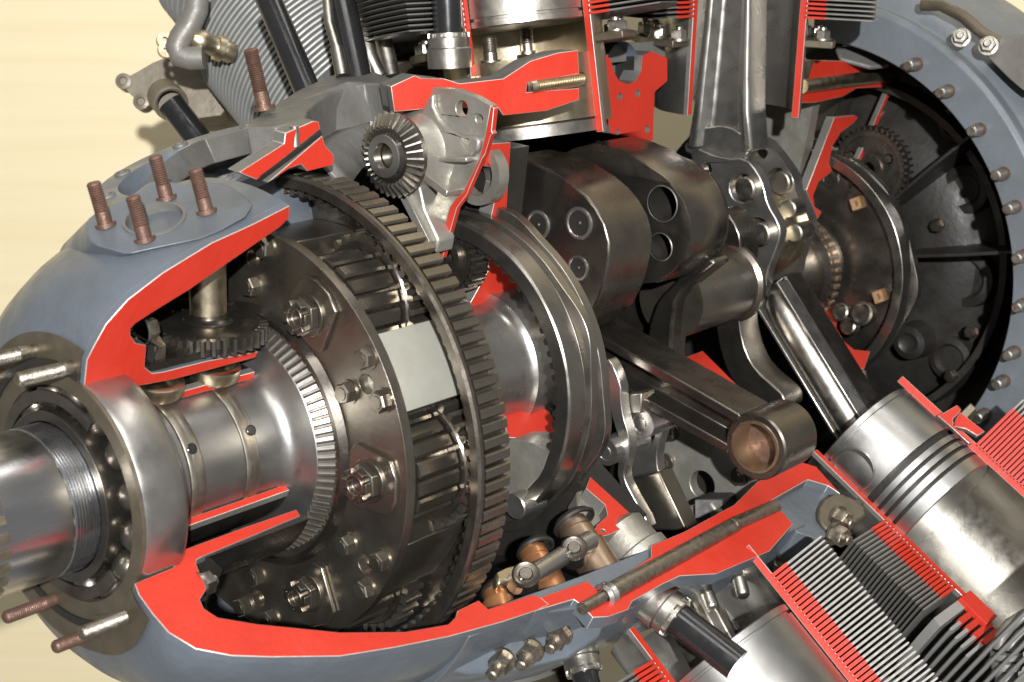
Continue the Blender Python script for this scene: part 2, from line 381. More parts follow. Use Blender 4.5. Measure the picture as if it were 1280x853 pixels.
lp = pol(-0.172, 0.150, -224); mb = MB(); mb.lathe(lp-rad(-224)*0.006, (rad(-224)+V((-0.8, 0, 0))).normalized(), [(0, 0.017), (0.012, 0.014), (0.016, 0.010), (0.016, 0.0045), (0.008, 0.004), (0.008, 0)], seg=28); mb.build('drain_lug', 'blue', nose)
# inner bearing sleeve round the shaft, cut along two red edges
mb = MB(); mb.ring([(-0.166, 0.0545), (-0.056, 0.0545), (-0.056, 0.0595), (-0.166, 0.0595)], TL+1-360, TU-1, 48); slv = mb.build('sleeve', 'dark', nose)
for th, sg in ((TU, 1), (TL, -1)):
    p = PT(th, sg); a = [pol(-0.155, 0.0540, th), pol(-0.056, 0.0540, th), pol(-0.056, 0.0600, th), pol(-0.155, 0.0600, th)]
    mb = MB(); mb.slab([q+p.n*0.001 for q in a], -p.n*0.006); mb.build('cut_edge', 'red', slv, bevel=0.0004)
# inside wall of the lower lip, seen under its red edge
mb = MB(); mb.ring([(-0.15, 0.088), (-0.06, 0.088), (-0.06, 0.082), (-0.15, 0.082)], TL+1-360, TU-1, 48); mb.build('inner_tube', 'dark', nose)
# oil passage bosses between the two upper edges
for (u, v) in ((208, 488), (279, 468)):
    P = PT(TU).at(u, v); d = rad(TU-6)
    mb = MB(); mb.lathe(P-d*0.009-tan_(TU)*0.010, d, [(0, 0.012), (0.001, 0.0165), (0.004, 0.0185), (0.011, 0.0185), (0.012, 0.017), (0.012, 0.0135), (0.004, 0.013), (0.004, 0)], seg=36); mb.build('oil_bush', 'bronze', nose)
# nut and stud end seen inside above the sleeve
for (u, v), dx in (((190, 437), 0.0), ((182, 412), 0.0)):
    P = PT(TU-8).at(u, v); bolt(nose, P+V((-0.004, 0, 0)), (1, 0, 0), 0.009, 0.009, 'stud', 'nut')
nut_on_stud(nose, PT(TL+5).at(256, 730)+V((-0.006, 0, 0)), (1, 0, 0), 0.0085, 0.009, 0.006, 'zinc', 'nut')
# front ring plate of the nose and its studs
mb = MB(); mb.ring([(-0.2065, 0.0870), (-0.2065, 0.0925), (-0.19, 0.0925), (-0.19, 0.0870)], TL+3-360, TU-3, 64); mb.build('groove_shade', 'shade_black', nose)  # solid dark ring standing in for the shaded gap
FX = -0.198
for (u, v, L_, m_) in ((53, 436, 0.06, 'stud'), (102, 456, 0.047, 'stud'), (14, 468, 0.05, 'stud'), (78, 746, 0.045, 'rusty'), (180, 762, 0.048, 'stud'), (115, 791, 0.030, 'rusty')):
    P = PX(FX).at(u, v); stud(nose, P, (-1, 0, 0), L_, 0.0047, m_, plain=0.3)

# ---- governor pad on top with four studs and an oil hole
gp = thing('governor_pad', 'grey mounting pad with four rusty studs on top of the nose case', 'mounting pad', pol(-0.13, 0.15, -5))
padn = V((-0.35, -0.22, 1)).normalized(); padp = Pl(PT(3).at(190, 275), padn)
outl = smooth2([(107, 292), (118, 306), (140, 312), (160, 318), (185, 312), (215, 306), (262, 296), (322, 263), (300, 238), (268, 226), (232, 232), (196, 222), (160, 248), (125, 262), (108, 276)], 1)
hole = circle(padp.at(193, 274), padn, 0.0205, 32)
mb = MB(); mb.slab(padp.pts(outl), -padn*0.05-PU.n*0.052, [hole]); mb.build('pad', 'blue', gp, bevel=0.0015)
mb = MB(); mb.lathe(padp.at(193, 274)-padn*0.03, padn, [(0.0298, 0.0213), (0.031, 0.0212), (0.031, 0.0192), (0.020, 0.0185), (0.020, 0.0145), (0.002, 0.0135), (0.002, 0)], seg=32); mb.build('bore', 'grey', gp)
for (u0, v0, u1, v1) in ((132, 281, 122, 243), (208, 247, 200, 209), (181, 299, 172, 260), (258, 264, 250, 226)):
    P = padp.at(u0, v0); d = (V((0, 0, 1))*1.0+RT*-0.22).normalized()
    stud(gp, P-d*0.002, d, 0.0315, 0.0050, 'rusty', plain=0.35)
# ---- round flanged port lying behind the pad
pf = thing('flanged_port', 'round blue grey flange ring with bolt holes behind the studded pad', 'flange', pol(-0.08, 0.2, -40))
pn = V((-0.30, 0.10, 1)).normalized(); pc = Pl(pol(-0.03, 0.205, -32), pn)
C0 = pc.at(256, 214)
def ell(r, k=64): return circle(C0, pn, r, k)
mb = MB(); mb.lathe(C0, pn, [(0.008, 0.066), (0.008, 0.085), (0.005, 0.0875), (-0.004, 0.0875), (-0.006, 0.082), (-0.07, 0.08), (-0.07, 0.06), (-0.012, 0.062)], seg=72, closed=True); mb.build('flange_ring', 'blue', pf)
for i in range(8):
    a = 2*pi*i/8+0.35; u_, w_ = frame(pn)[1:]; c = C0+(u_*cos(a)+w_*sin(a))*0.0755+pn*0.0075
    mb = MB(); mb.lathe(c, pn, [(0.0, 0.0068), (0.0022, 0.0062), (0.0022, 0.0042), (-0.004, 0.004), (-0.004, 0)], seg=18); mb.build('bolt_hole_boss', 'grey', pf)

# ------------------------------------------------------------------ thrust bearing
tb = thing('thrust_bearing', 'open steel ball thrust bearing around the threaded propeller shaft', 'ball bearing', (-0.185, 0, -0.085))
mb = MB(); mb.ring([(-0.203, 0.0745), (-0.202, 0.0845), (-0.198, 0.0865), (-0.172, 0.0865), (-0.168, 0.084), (-0.167, 0.06), (-0.175, 0.06), (-0.180, 0.074), (-0.192, 0.0785), (-0.200, 0.0735)], 0, 360, 120); mb.build('outer_race', 'steel', tb, bevel=0.0006)
mb = MB(); mb.ring([(-0.212, 0.0515), (-0.212, 0.0585), (-0.203, 0.0595), (-0.19, 0.0555), (-0.18, 0.0595), (-0.17, 0.0595), (-0.17, 0.0515)], 0, 360, 96); mb.build('inner_race', 'dark', tb, bevel=0.0005)
mb = MB(); mb.ring([(-0.2048, 0.0745), (-0.2048, 0.0850), (-0.2028, 0.0855), (-0.2028, 0.0745)], 0, 360, 110); mb.build('retainer', 'plate', tb)
bm_ = MB()
bm_.lathe((0, 0, 0), AX, [(0.0118*-cos(pi*i/14), max(1e-5, 0.0118*sin(pi*i/14))) for i in range(15)], seg=24)
bme = bm_.mesh('ball', 60); bme.materials.append(MATS['gearsteel'])
for i in range(15):
    o = put('ball', bme, tb); o.location = o.location+pol(-0.194, 0.0668, i*24+7)
mb = MB()
mb.ring([(-0.2075, 0.0635), (-0.2075, 0.0715), (-0.2055, 0.0715), (-0.2055, 0.0635)], 130, 395, 96); mb.build('cage', 'gearsteel', tb)

# ------------------------------------------------------------------ propeller shaft
ps = thing('propeller_shaft', 'bright steel propeller shaft with screw thread, oil holes and flared toothed end', 'shaft', (-0.3, 0, -0.05))
pr = [(-0.60, 0.0), (-0.60, 0.0505), (-0.232, 0.0505), (-0.230, 0.0500)]
for i in range(9):
    z = -0.2295+i*0.0022; pr += [(z, 0.0506), (z+0.0010, 0.0506), (z+0.0014, 0.0492), (z+0.0020, 0.0492)]
pr += [(-0.2085, 0.0475), (-0.171, 0.0475), (-0.169, 0.0530), (-0.142, 0.0530), (-0.1415, 0.0512), (-0.129, 0.0512), (-0.1285, 0.0530), (-0.094, 0.0530), (-0.0935, 0.0512), (-0.0815, 0.0512), (-0.081, 0.0530), (-0.064, 0.0532), (-0.0575, 0.0550), (-0.0535, 0.0590), (-0.0515, 0.0645), (-0.0505, 0.071), (-0.0500, 0.0775)]
pr += [(-0.039, 0.0868), (-0.030, 0.087), (-0.030, 0.0)]
ks = next(i for i, p_ in enumerate(pr) if p_[0] > -0.17)
mb = MB(); mb.ring(pr[:ks+1], 0, 360, 120, closed=False); mb.build('shaft_body', 'shaft', ps, smooth=32)
mb = MB(); mb.ring(pr[ks:], 0, 360, 120, closed=False); mb.build('sleeve_body', 'satin', ps, smooth=32)
# spline grooves near its outer end
for i in range(30):
    t = i*12; mb = MB(); mb.box(pol(-0.352, 0.0506, t), (0.075, 0, 0), rad(t)*0.0016, tan_(t)*0.0028); mb.build('spline', 'bronze', ps, bevel=0.0004)
for X0 in (-0.1352, -0.0875):
    mb = MB(); mb.ring([(X0-0.0058, 0.0513), (X0-0.0058, 0.0535), (X0-0.0045, 0.0542), (X0-0.001, 0.0537), (X0+0.001, 0.0537), (X0+0.0045, 0.0542), (X0+0.0058, 0.0535), (X0+0.0058, 0.0513)], 0, 360, 96); s_ = mb.build('sealing_ring', 'ringbronze', ps)
for (u, v, r) in ((240, 561, 0.0035), (314, 538, 0.0035)):
    d = ray(u, v)
    # where the sight line meets the shaft surface
    a = d.y**2+d.z**2; b = 2*(CAM.y*d.y+CAM.z*d.z); c = CAM.y**2+CAM.z**2-0.0541**2; k = (-b-math.sqrt(b*b-4*a*c))/(2*a); P = CAM+d*k; n = V((0, P.y, P.z)).normalized()
    mb = MB(); mb.lathe(P-n*0.0002, n, [(0.0006, r*1.12), (0.0009, r), (0.0003, r*0.9), (0.0003, 0)], seg=20); mb.build('oil_hole', 'black', ps)  # flat black disc painted as the shade inside the hole
# face bevel teeth
NB = 84
def bevel_face_teeth(parent, n, X0, r0, X1, r1, h, mname, keep=None, wf=0.55):
    d = V((X1-X0, 0, r1-r0)); nn = V((-d.z, 0, d.x)).normalized(); mb = MB(); loops = []
    for (X, r) in ((X0, r0), (X1, r1)):
        p = V((X, 0, r)); w2 = 2*pi*r/n*wf/2
        loops.append([p+V((0, -w2, 0))-nn*0.002, p+V((0, -w2*0.85, 0))+nn*h*0.45, p+V((0, -w2*0.42, 0))+nn*h, p+V((0, w2*0.42, 0))+nn*h, p+V((0, w2*0.85, 0))+nn*h*0.45, p+V((0, w2, 0))-nn*0.002])
    mb.loft(loops); me = mb.mesh('tooth', 25); me.materials.append(MATS[mname])
    for i in range(n):
        t = 360*i/n
        if keep and not keep(t): continue
        put('tooth', me, parent, rotx=t)
bevel_face_teeth(ps, NB, -0.0500, 0.0785, -0.0395, 0.0870, 0.0032, 'oiled')

# ------------------------------------------------------------------ small bevel gear driven from the shaft
gd = thing('bevel_pinion', 'small dark gear lying flat on an upright shaft above the sleeve', 'gear', pol(-0.079, 0.08, 6))
ga = (rad(4)+V((-0.02, 0, 0))).normalized(); gc = PT(6).at(268, 418)+V((0, 0.006, -0.001))
R0 = 0.0375
mb = MB(); mb.lathe(gc, ga, [(-0.004, 0.0), (-0.004, 0.020), (-0.002, R0*0.72), (0.0005, R0*0.97), (0.0075, R0*0.97), (0.0105, R0*0.80), (0.011, 0.018), (0.013, 0.0165), (0.014, 0.0135), (0.018, 0.0125), (0.095, 0.0125), (0.095, 0)], seg=56); mb.build('gear_body', 'dark', gd)
teeth_ring(gd, gc-ga*0.0035, ga, R0*0.95, R0*1.10, 0.0115, 34, 'gearsteel', tw=0.62, taper=-0.06)
mb = MB(); mb.cyl(gc+ga*0.011, gc+ga*0.094, 0.0129, 0.0129, 32); mb.build('drive_shaft', 'bronze', gd)

# ------------------------------------------------------------------ planet carrier
pcx = -0.040
car = thing('planet_carrier', 'dark steel planet carrier disc with castle nuts and bolt heads', 'gear carrier', (0, 0, -0.156))
holes = []
TN = [33+60*k for k in range(6)]; TC = [62.5+60*k for k in range(6)]
for t in TC: holes.append(circle(pol(pcx, 0.1345, t), AX, 0.0072, 20))
outer = [pol(pcx, 0.1565, 360*i/120) for i in range(120)]
mb = MB(); mb.slab(outer, V((0.0085, 0, 0)), holes); mb.build('front_disc', 'carrier', car, bevel=0.0007)
mb = MB(); mb.ring([(-0.030, 0.06), (-0.030, 0.1315), (0.036, 0.1315), (0.036, 0.06)], 0, 360, 72); mb.build('drum', 'shade_black', car)
mb = MB(); mb.ring([(0.034, 0.06), (0.034, 0.168), (0.042, 0.168), (0.042, 0.06)], 0, 360, 96); mb.build('rear_disc', 'dark', car)
# stepped ring round the bevel teeth
mb = MB(); mb.ring([(-0.0405, 0.094), (-0.046, 0.094), (-0.046, 0.0975), (-0.0405, 0.101)], 0, 360, 96); mb.build('step_ring', 'dark', car)
for t in TN:
    c = pol(pcx, 0.123, t); pad = [c+rad(t)*a+tan_(t)*b for a, b in ((-0.020, -0.016), (-0.014, -0.024), (0.020, -0.020), (0.026, -0.008), (0.026, 0.008), (0.020, 0.020), (-0.014, 0.024), (-0.020, 0.016))]
    mb = MB(); mb.slab(pad, V((-0.0035, 0, 0))); mb.build('nut_pad', 'carrier', car, bevel=0.001)
    castle_nut(car, c+V((-0.0035, 0, 0)), (-1, 0, 0), 0.0142)
for t in TC:
    for r, dt in ((0.1460, -6.2), (0.1460, 6.0), (0.1145, 0)):
        bolt(car, pol(pcx, r, t+dt), (-1, 0, 0), 0.0078, 0.0062, 'carrier')
    m_ = 'white_block' if abs(t-62.5) < 1 else 'carrier'
    mb = MB(); mb.ring([(-0.0315, 0.125), (-0.0315, 0.1515), (0.0335, 0.1515), (0.0335, 0.125)], t-11.2, t+10.6, 16); mb.build('spacer_block', m_, car, bevel=0.0008, label='pale grey spacer block between two pinions' if m_ == 'white_block' else None)

# ------------------------------------------------------------------ planet pinions
names = {-27: 'oily steel planet pinion at the very top behind the nose case edge', 33: 'oily steel planet pinion above the pale spacer block', 93: 'oily steel planet pinion below the pale spacer block', 153: 'oily steel planet pinion at the bottom of the carrier'}
for t, lb in names.items():
    pn_ = thing('planet_pinion', lb, 'gear', pol(0, 0.121, t)+V((0, 0, -0.036)), 'planet pinions')
    c = pol(-0.031, 0.121, t)
    mb = MB(); mb.lathe(c, AX, [(0, 0), (0, 0.0312), (0.040, 0.0312), (0.040, 0.0), ], seg=40); mb.build('gear_body', 'dark', pn_)
    teeth_ring(pn_, c+AX*0.001, AX, 0.0315, 0.0400, 0.038, 18, 'carrier', tw=0.70, ref=rad(t), tip=1.0)
    mb = MB(); mb.lathe(c, AX, [(0.0405, 0), (0.0405, 0.0440), (0.042, 0.0455), (0.058, 0.0455), (0.058, 0)], seg=48); mb.build('gear_wheel', 'dark', pn_)
    teeth_ring(pn_, c+AX*0.0415, AX, 0.0455, 0.0510, 0.017, 32, 'carrier', name='wheel_tooth', tw=0.6, ref=rad(t))

# ------------------------------------------------------------------ ring gear
rg = thing('ring_gear', 'large dark ring gear with rows of teeth around the planet carrier', 'gear', (0.015, 0, -0.19))
mb = MB(); mb.ring([(-0.002, 0.1805), (-0.003, 0.188), (-0.0015, 0.1902), (0.0015, 0.1900), (0.0025, 0.1815), (0.029, 0.1815), (0.031, 0.1795), (0.028, 0.1785), (0.004, 0.1790)], 0, 360, 160); mb.build('rim', 'gearsteel', rg)
NR = 112
vis = lambda t: t < 150 or t > 320
teeth_ring(rg, (0.0035, 0, 0), AX, 0.1815, 0.1900, 0.0255, NR, 'carrier', keep=vis, tw=0.60, ref=(0, 0, 1), tip=0.92)
teeth_ring(rg, (0.004, 0, 0), AX, 0.1798, 0.1738, 0.024, 108, 'gearsteel', name='inner_tooth', keep=lambda t: t < 150 or t > 320, tw=0.6, ref=(0, 0, 1))
# ------------------------------------------------------------------ helpers for plates cut from a measured outline
def slab_px(name, m_, parent, px, plane, depth, holes=(), bevel=0.0008, label=None, smooth=38, rnd=0, side='grey'):
    if rnd: px = smooth2(px, rnd)
    hs = [circle(plane.at(u, v), plane.n, r, 22) for u, v, r in holes]
    mb = MB(); mb.slab(plane.pts(px), -plane.n*depth, hs); return mb.build(name, m_, parent, bevel=bevel, label=label, smooth=smooth, side=side)

# ------------------------------------------------------------------ crankcase
cc = thing('crankcase', 'main crankcase casting behind the gears, cut faces painted red', 'engine case', (0.3, 0.1, -0.28))
mb = MB(); mb.ring([(-0.025, 0.222), (0.03, 0.228), (0.08, 0.244), (0.13, 0.254), (0.20, 0.247), (0.245, 0.246), (0.245, 0.222), (0.1, 0.215), (-0.02, 0.203)], -100, -16, 60); mb.build('upper_shell', 'grey', cc, bevel=0.001)
mb = MB(); mb.ring([(-0.025, 0.226), (0.03, 0.23), (0.08, 0.246), (0.13, 0.256), (0.20, 0.262), (0.36, 0.275), (0.36, 0.250), (0.24, 0.232), (0.1, 0.222), (-0.02, 0.21)], TL+1.4-360, -101, 70); mb.build('lower_shell', 'blue', cc, bevel=0.001)
mb = MB(); mb.ring([(0.24, 0.245), (0.36, 0.262), (0.36, 0.236), (0.24, 0.222)], -100, -26, 40); mb.build('roof_shell', 'grey', cc)
P0 = PT(0); P5 = PT(6); PF = Pl((0.109, 0, 0), (-0.070, -0.147, 0))
slab_px('cut_face', 'red', cc, Z('B', (187, 318), (275, 278), (300, 289), (388, 291), (440, 308), (600, 290), (700, 225), (800, 195), (875, 185), (880, 272), (690, 305), (685, 340), (880, 325), (880, 368), (760, 408), (600, 425), (580, 395), (350, 398), (200, 412)), PF, 0.01, bevel=0.0005, label='red painted cut face above the front counterweight')
P5 = Pl(P5.n*0.03, P5.n)
slab_px('cut_face', 'red', cc, Z('A', (880, 635), (1045, 530), (1050, 490), (1150, 447), (1172, 448), (1178, 475), (945, 662)), P5, 0.012, bevel=0.0005, label='red painted cut joint between nose case and crankcase')
slab_px('cut_face', 'red', cc, Z('A', (985, 672), (1185, 500), (1195, 535), (1228, 572), (1226, 606), (1130, 630), (1108, 605), (1060, 622)), P5, 0.012, bevel=0.0005, label='red painted cut joint beside the ring gear')
mb = MB(); p = P5; mb.tube([p.at(325, 222)-p.n*0.004, p.at(402, 166)-p.n*0.004], 0.0042, 12); mb.build('joint_stud', 'shade_black', cc)
mb = MB(); mb.cyl(P5.at(372, 166)-P5.n*0.003+V((0, 0, 0.004)), P5.at(372, 166)-P5.n*0.003+V((0, 0, -0.010)), 0.0035); mb.build('dowel', 'zinc', cc)
# stud lying in the red face
mb = MB(); a, b = PF.at(660, 108), PF.at(722, 100); mb.tube([a-PF.n*0.007, b-PF.n*0.007], 0.0075, 14); cs_ = mb.build('case_stud', 'bronze', cc)
stud(cc, PF.at(664, 109)-PF.n*0.002, PF.at(718, 101)-PF.at(664, 109), 0.050, 0.0058, 'bronze', plain=0.1, collar=False)
slab_px('case_rim', 'grey', cc, Z('B', (190, 318), (275, 280), (388, 293), (440, 309), (600, 292), (700, 228), (800, 198), (873, 190), (873, 360), (760, 400), (600, 418), (560, 380), (350, 385), (205, 405)), Pl(PF.o-PF.n*0.0105, PF.n), 0.03, bevel=0.001)
# open bore in the roof of the case, left of the red face
rp = Pl(pol(0.06, 0.236, -10), (rad(-8)+V((-0.12, -0.10, 0))).normalized())
arc = [(380, 150), (384, 139), (398, 126), (418, 115), (437, 108), (456, 104.5), (474, 105), (489, 108.5)]
mb = MB(); mb.slab(rp.pts(arc+[(492, 99), (470, 90), (450, 86), (430, 89), (405, 98), (372, 113), (345, 130), (312, 152), (308, 160), (345, 158)]), -rp.n*0.034); mb.build('roof_casting', 'grey', cc, bevel=0.0015, smooth=50)
low = Pl(rp.o-rp.n*0.030, rp.n)
mb = MB(); a_ = rp.pts(arc); k_ = len(a_); dn_ = -rp.n*0.034
inn = [p_+dn_+(V((0.0, -0.012, 0))) for p_ in a_]; inn2 = [p_+dn_*1.6+V((0.004, -0.030, 0)) for p_ in a_]
mb.add(a_+[p_+dn_ for p_ in a_]+inn+inn2, [(j*k_+i, j*k_+i+1, (j+1)*k_+i+1, (j+1)*k_+i) for j in range(1, 3) for i in range(k_-1)]); ob_ = mb.build('bore_ledge', 'grey', cc, smooth=50)
so_ = ob_.modifiers.new('thickness', 'SOLIDIFY'); so_.thickness = 0.004
stud(cc, PT(-12).at(331, 138), rad(-4)*1.0+RT*-0.15, 0.047, 0.0058, 'rusty', plain=0.3)
# lower cut face of the crankcase
lowc = Z('H', (720, 590), (765, 566), (735, 541), (910, 480), (950, 520), (1145, 392), (1145, 350), (1265, 300))+Z('I', (200, 200), (285, 115), (450, 45), (500, 60), (590, 160), (545, 130), (470, 108), (335, 185), (350, 205), (130, 320))+Z('H', (1260, 455), (1030, 560), (960, 545), (905, 580), (930, 615), (985, 612), (1060, 585), (1075, 555), (1190, 490), (1265, 440))
lowc = Z('H', (720, 590), (765, 566), (735, 541), (910, 480), (950, 520), (1145, 392), (1145, 350), (1265, 300))+Z('I', (200, 200), (285, 115), (450, 45), (500, 60), (590, 160), (545, 130), (470, 108), (335, 185), (352, 205), (385, 235), (415, 272), (330, 370), (130, 455), (0, 462))+Z('H', (1190, 490), (1075, 555), (1060, 585), (985, 612), (930, 615), (890, 570), (860, 548))
slab_px('cut_face', 'red', cc, lowc, PT(TL, -1), 0.012, bevel=0.0006, side='blue', label='red painted lower cut face of the crankcase')
# long stud bedded in the lower face
pl = PT(TL, -1)
mb = MB(); mb.tube([pl.at(*Z('H', (890, 585))[0])+pl.n*0.0005, pl.at(*Z('H', (1000, 525))[0])+pl.n*0.0005], 0.0048, 14); mb.tube([pl.at(*Z('H', (1000, 525))[0])+pl.n*0.001, pl.at(*Z('I', (200, 275))[0])-pl.n*0.001], 0.0072, 16); mb.tube([pl.at(*Z('I', (190, 280))[0])+pl.n*0.001, pl.at(*Z('I', (352, 205))[0])-pl.n*0.001], 0.0062, 16)
mb.build('long_stud', 'stud', cc)
a = pl.at(*Z('H', (985, 532))[0]); mb = MB(); mb.lathe(a-V((0.006, 0, 0)), AX, [(0, 0.0065), (0.002, 0.0095), (0.005, 0.0078), (0.008, 0.0095), (0.011, 0.0075)], seg=20, closed=True); mb.build('collar', 'steel', cc)
# recessed blue pocket right of the long stud
slab_px('pocket', 'blue', cc, Z('I', (340, 190), (470, 112), (550, 135), (590, 170), (600, 260), (520, 330), (430, 300), (380, 240)), Pl(pl.o-pl.n*0.008, pl.n), 0.03)
# blue bracket with three nuts under the lower face
bk = thing('bolted_flange', 'blue flange with three nuts under the lower red cut face', 'flange', pol(0.08, 0.25, 128))
bp_ = Pl(pol(0.10, 0.255, TL+8), (rad(TL)*0.55-tan_(TL)*0.83+V((-0.25, 0, 0)))); 
slab_px('flange_plate', 'blue', bk, Z('H', (440, 818), (560, 700), (700, 615), (860, 548), (905, 590), (935, 618), (985, 614), (960, 690), (850, 765), (700, 800), (600, 822), (480, 825), (350, 800), (420, 700)), bp_, 0.05, bevel=0.003)
for (u, v) in Z('H', (600, 770), (705, 735), (810, 675)): nut_on_stud(bk, bp_.at(u, v), (-1, -0.35, -0.1), 0.0082, 0.012, 0.012, 'stud')

# ------------------------------------------------------------------ accessory housing with the upright bevel gear
ah = thing('accessory_housing', 'grey cast accessory housing with ribs and a thin red cut edge', 'housing', pol(0.13, 0.13, 8))
hp = PX(0.135)
slab_px('wall_plate', 'alu', ah, Z('K', (668, 140), (800, 150), (920, 195), (1012, 248), (985, 400), (945, 560), (855, 750), (770, 853))+[(548, 312), (530, 290), (512, 262), (505, 215), (505, 165), (530, 140)], hp, 0.008, holes=[(577, 136, 0.0062), (599, 149, 0.0036)], bevel=0.0008)
slab_px('cut_edge', 'red', ah, Z('K', (1012, 248), (1030, 262), (1015, 400), (1024, 412), (1010, 425), (975, 540), (960, 560), (880, 745), (872, 770), (810, 853))+[(553, 323), (549, 312)]+Z('K', (770, 853), (800, 805), (850, 755), (945, 560), (985, 400)), Pl((0.1335, 0, 0), (-1, 0, 0)), 0.005, bevel=0.0004, side='red')
# boss that carries the gear, ribs and foot
gc2 = PX(0.096).at(484, 195)
mb = MB(); mb.lathe(gc2, AX, [(0.012, 0.0), (0.012, 0.024), (0.025, 0.027), (0.036, 0.031), (0.041, 0.038), (0.041, 0.0)], seg=40); mb.build('boss', 'alu', ah)
def rib(px0, px1, X0, X1, th=0.004):
    a, b = PX(X1).at(*px0), PX(X1).at(*px1); d = (b-a).normalized(); n_ = d.cross(AX)
    mb = MB(); mb.slab([a+n_*th/2, b+n_*th/2, b-n_*th/2, a-n_*th/2], V((X0-X1, 0, 0))); return mb.build('rib', 'alu', ah, bevel=0.0012)
rib((524, 196), (596, 198), 0.124, 0.136); rib((520, 222), (560, 300), 0.112, 0.136, 0.007); rib((545, 215), (578, 240), 0.118, 0.136, 0.006)
slab_px('step', 'alu', ah, [(541, 110), (541, 140), (568, 170), (600, 170), (596, 195), (560, 200), (535, 178), (520, 150)], PX(0.130), 0.006, bevel=0.002, rnd=1)
slab_px('foot', 'alu', ah, [(508, 230), (524, 232), (530, 262), (548, 300), (545, 318), (528, 300), (510, 268)], PX(0.118), 0.02, bevel=0.002)
# second diaphragm behind it: red section with pale bush
dp = PT(10)
dia = thing('bearing_support', 'red sectioned front main bearing support around the crankshaft journal', 'bearing support', pol(0.22, 0.06, 10))
slab_px('cut_face', 'red', dia, Z('B', (520, 548), (545, 530), (628, 524), (612, 782))+Z('E', (560, 30), (655, 190), (660, 300), (642, 330), (520, 355), (485, 322), (480, 290), (545, 175), (548, 130), (530, 85))+Z('B', (565, 758), (582, 680), (575, 645), (552, 615), (522, 610)), dp, 0.014, bevel=0.0006)
mb = MB(); mb.lathe(dp.at(612, 222)-dp.n*0.012+V((-0.004, 0, 0)), AX, [(0, 0.018), (0, 0.026), (0.012, 0.026), (0.012, 0.018)], seg=32, closed=True); mb.build('bush', 'alu', dia)
mb = MB(); mb.ring([(0.205, 0.0605), (0.205, 0.17), (0.222, 0.19), (0.245, 0.19), (0.245, 0.0605)], TL+8-360, 8, 64); mb.build('web', 'shade_black', dia)
d2 = PT(121, -1)
slab_px('cut_face', 'red', dia, Z('E', (605, 690), (720, 654), (770, 690), (798, 745), (806, 800), (800, 850), (760, 830), (700, 790), (612, 785)), d2, 0.012, bevel=0.0006)
slab_px('cut_face', 'red', dia, Z('H', (920, 98), (1098, 260), (985, 312), (955, 318), (935, 300), (945, 275), (985, 240), (975, 200), (905, 140)), PT(121, -1), 0.012, bevel=0.0006, holes=[(425+968/2.942, 563+297/2.942, 0.0022)])
slab_px('pocket_wall', 'alu', dia, Z('H', (870, 150), (905, 140), (975, 200), (985, 240), (940, 280), (880, 260)), Pl(d2.o-d2.n*0.012, d2.n), 0.02, bevel=0.002)
# bushing lobe under the journal
slab_px('bush_lobe', 'alu', dia, smooth2(Z('E', (600, 795), (690, 795), (770, 840))+Z('H', (770, 0), (740, 90), (700, 130), (640, 200), (600, 200)), 1), PX(0.165), 0.03, bevel=0.002)
mb = MB(); a = PX(0.15).at(643, 634); mb.cyl(a, a+AX*0.03, 0.011, 0.011, 20, 0.001); mb.build('lobe_pin', 'steel', dia)
# ------------------------------------------------------------------ upright bevel gear of the housing
bg_ = thing('accessory_bevel_gear', 'fan toothed gear with a pale hollow hub facing forward above the ring gear', 'gear', gc2-V((0, 0, 0.035)))
mb = MB(); mb.lathe(gc2, AX, [(0.004, 0.0), (0.004, 0.0115), (-0.003, 0.0125), (-0.004, 0.0165), (0.000, 0.0185), (0.001, 0.0225), (0.0065, 0.0320), (0.012, 0.0315), (0.014, 0.024), (0.014, 0)], seg=48); mb.build('gear_body', 'dark', bg_)
mb = MB(); mb.lathe(gc2, AX, [(-0.0045, 0.0105), (-0.0045, 0.0165), (-0.002, 0.0172), (0.003, 0.0105)], seg=40, closed=True); mb.build('hub', 'steel', bg_)
def tilt_teeth(parent, o, ax, n, a0, r0, a1, r1, h, mname, wf=0.56):
    o = V(o); ax = V(ax).normalized(); e1 = ax.orthogonal().normalized(); e2 = ax.cross(e1)
    d = V((a1-a0, 0, r1-r0)); nn = V((-d.z, 0, d.x)).normalized(); mb = MB(); loops = []
    for (a, r) in ((a0, r0), (a1, r1)):
        p_ = V((a, 0, r)); w2 = 2*pi*r/n*wf/2
        loops.append([p_+V((0, -w2, 0))-nn*0.0015, p_+V((0, -w2*0.45, 0))+nn*h, p_+V((0, w2*0.45, 0))+nn*h, p_+V((0, w2, 0))-nn*0.0015])
    mb.loft(loops); me = mb.mesh('tooth', 25); me.materials.append(MATS[mname]); base = Matrix((ax, e2, e1)).transposed()
    for i in range(n):
        ob = bpy.data.objects.new('tooth', me); COL.objects.link(ob); ob.parent = parent
        mm = (base @ Matrix.Rotation(2*pi*i/n, 3, 'X')).to_4x4(); mm.translation = o-wloc(parent); ob.matrix_local = mm
tilt_teeth(bg_, gc2, AX, 32, 0.0005, 0.0215, 0.008, 0.0322, 0.0032, 'zinc')

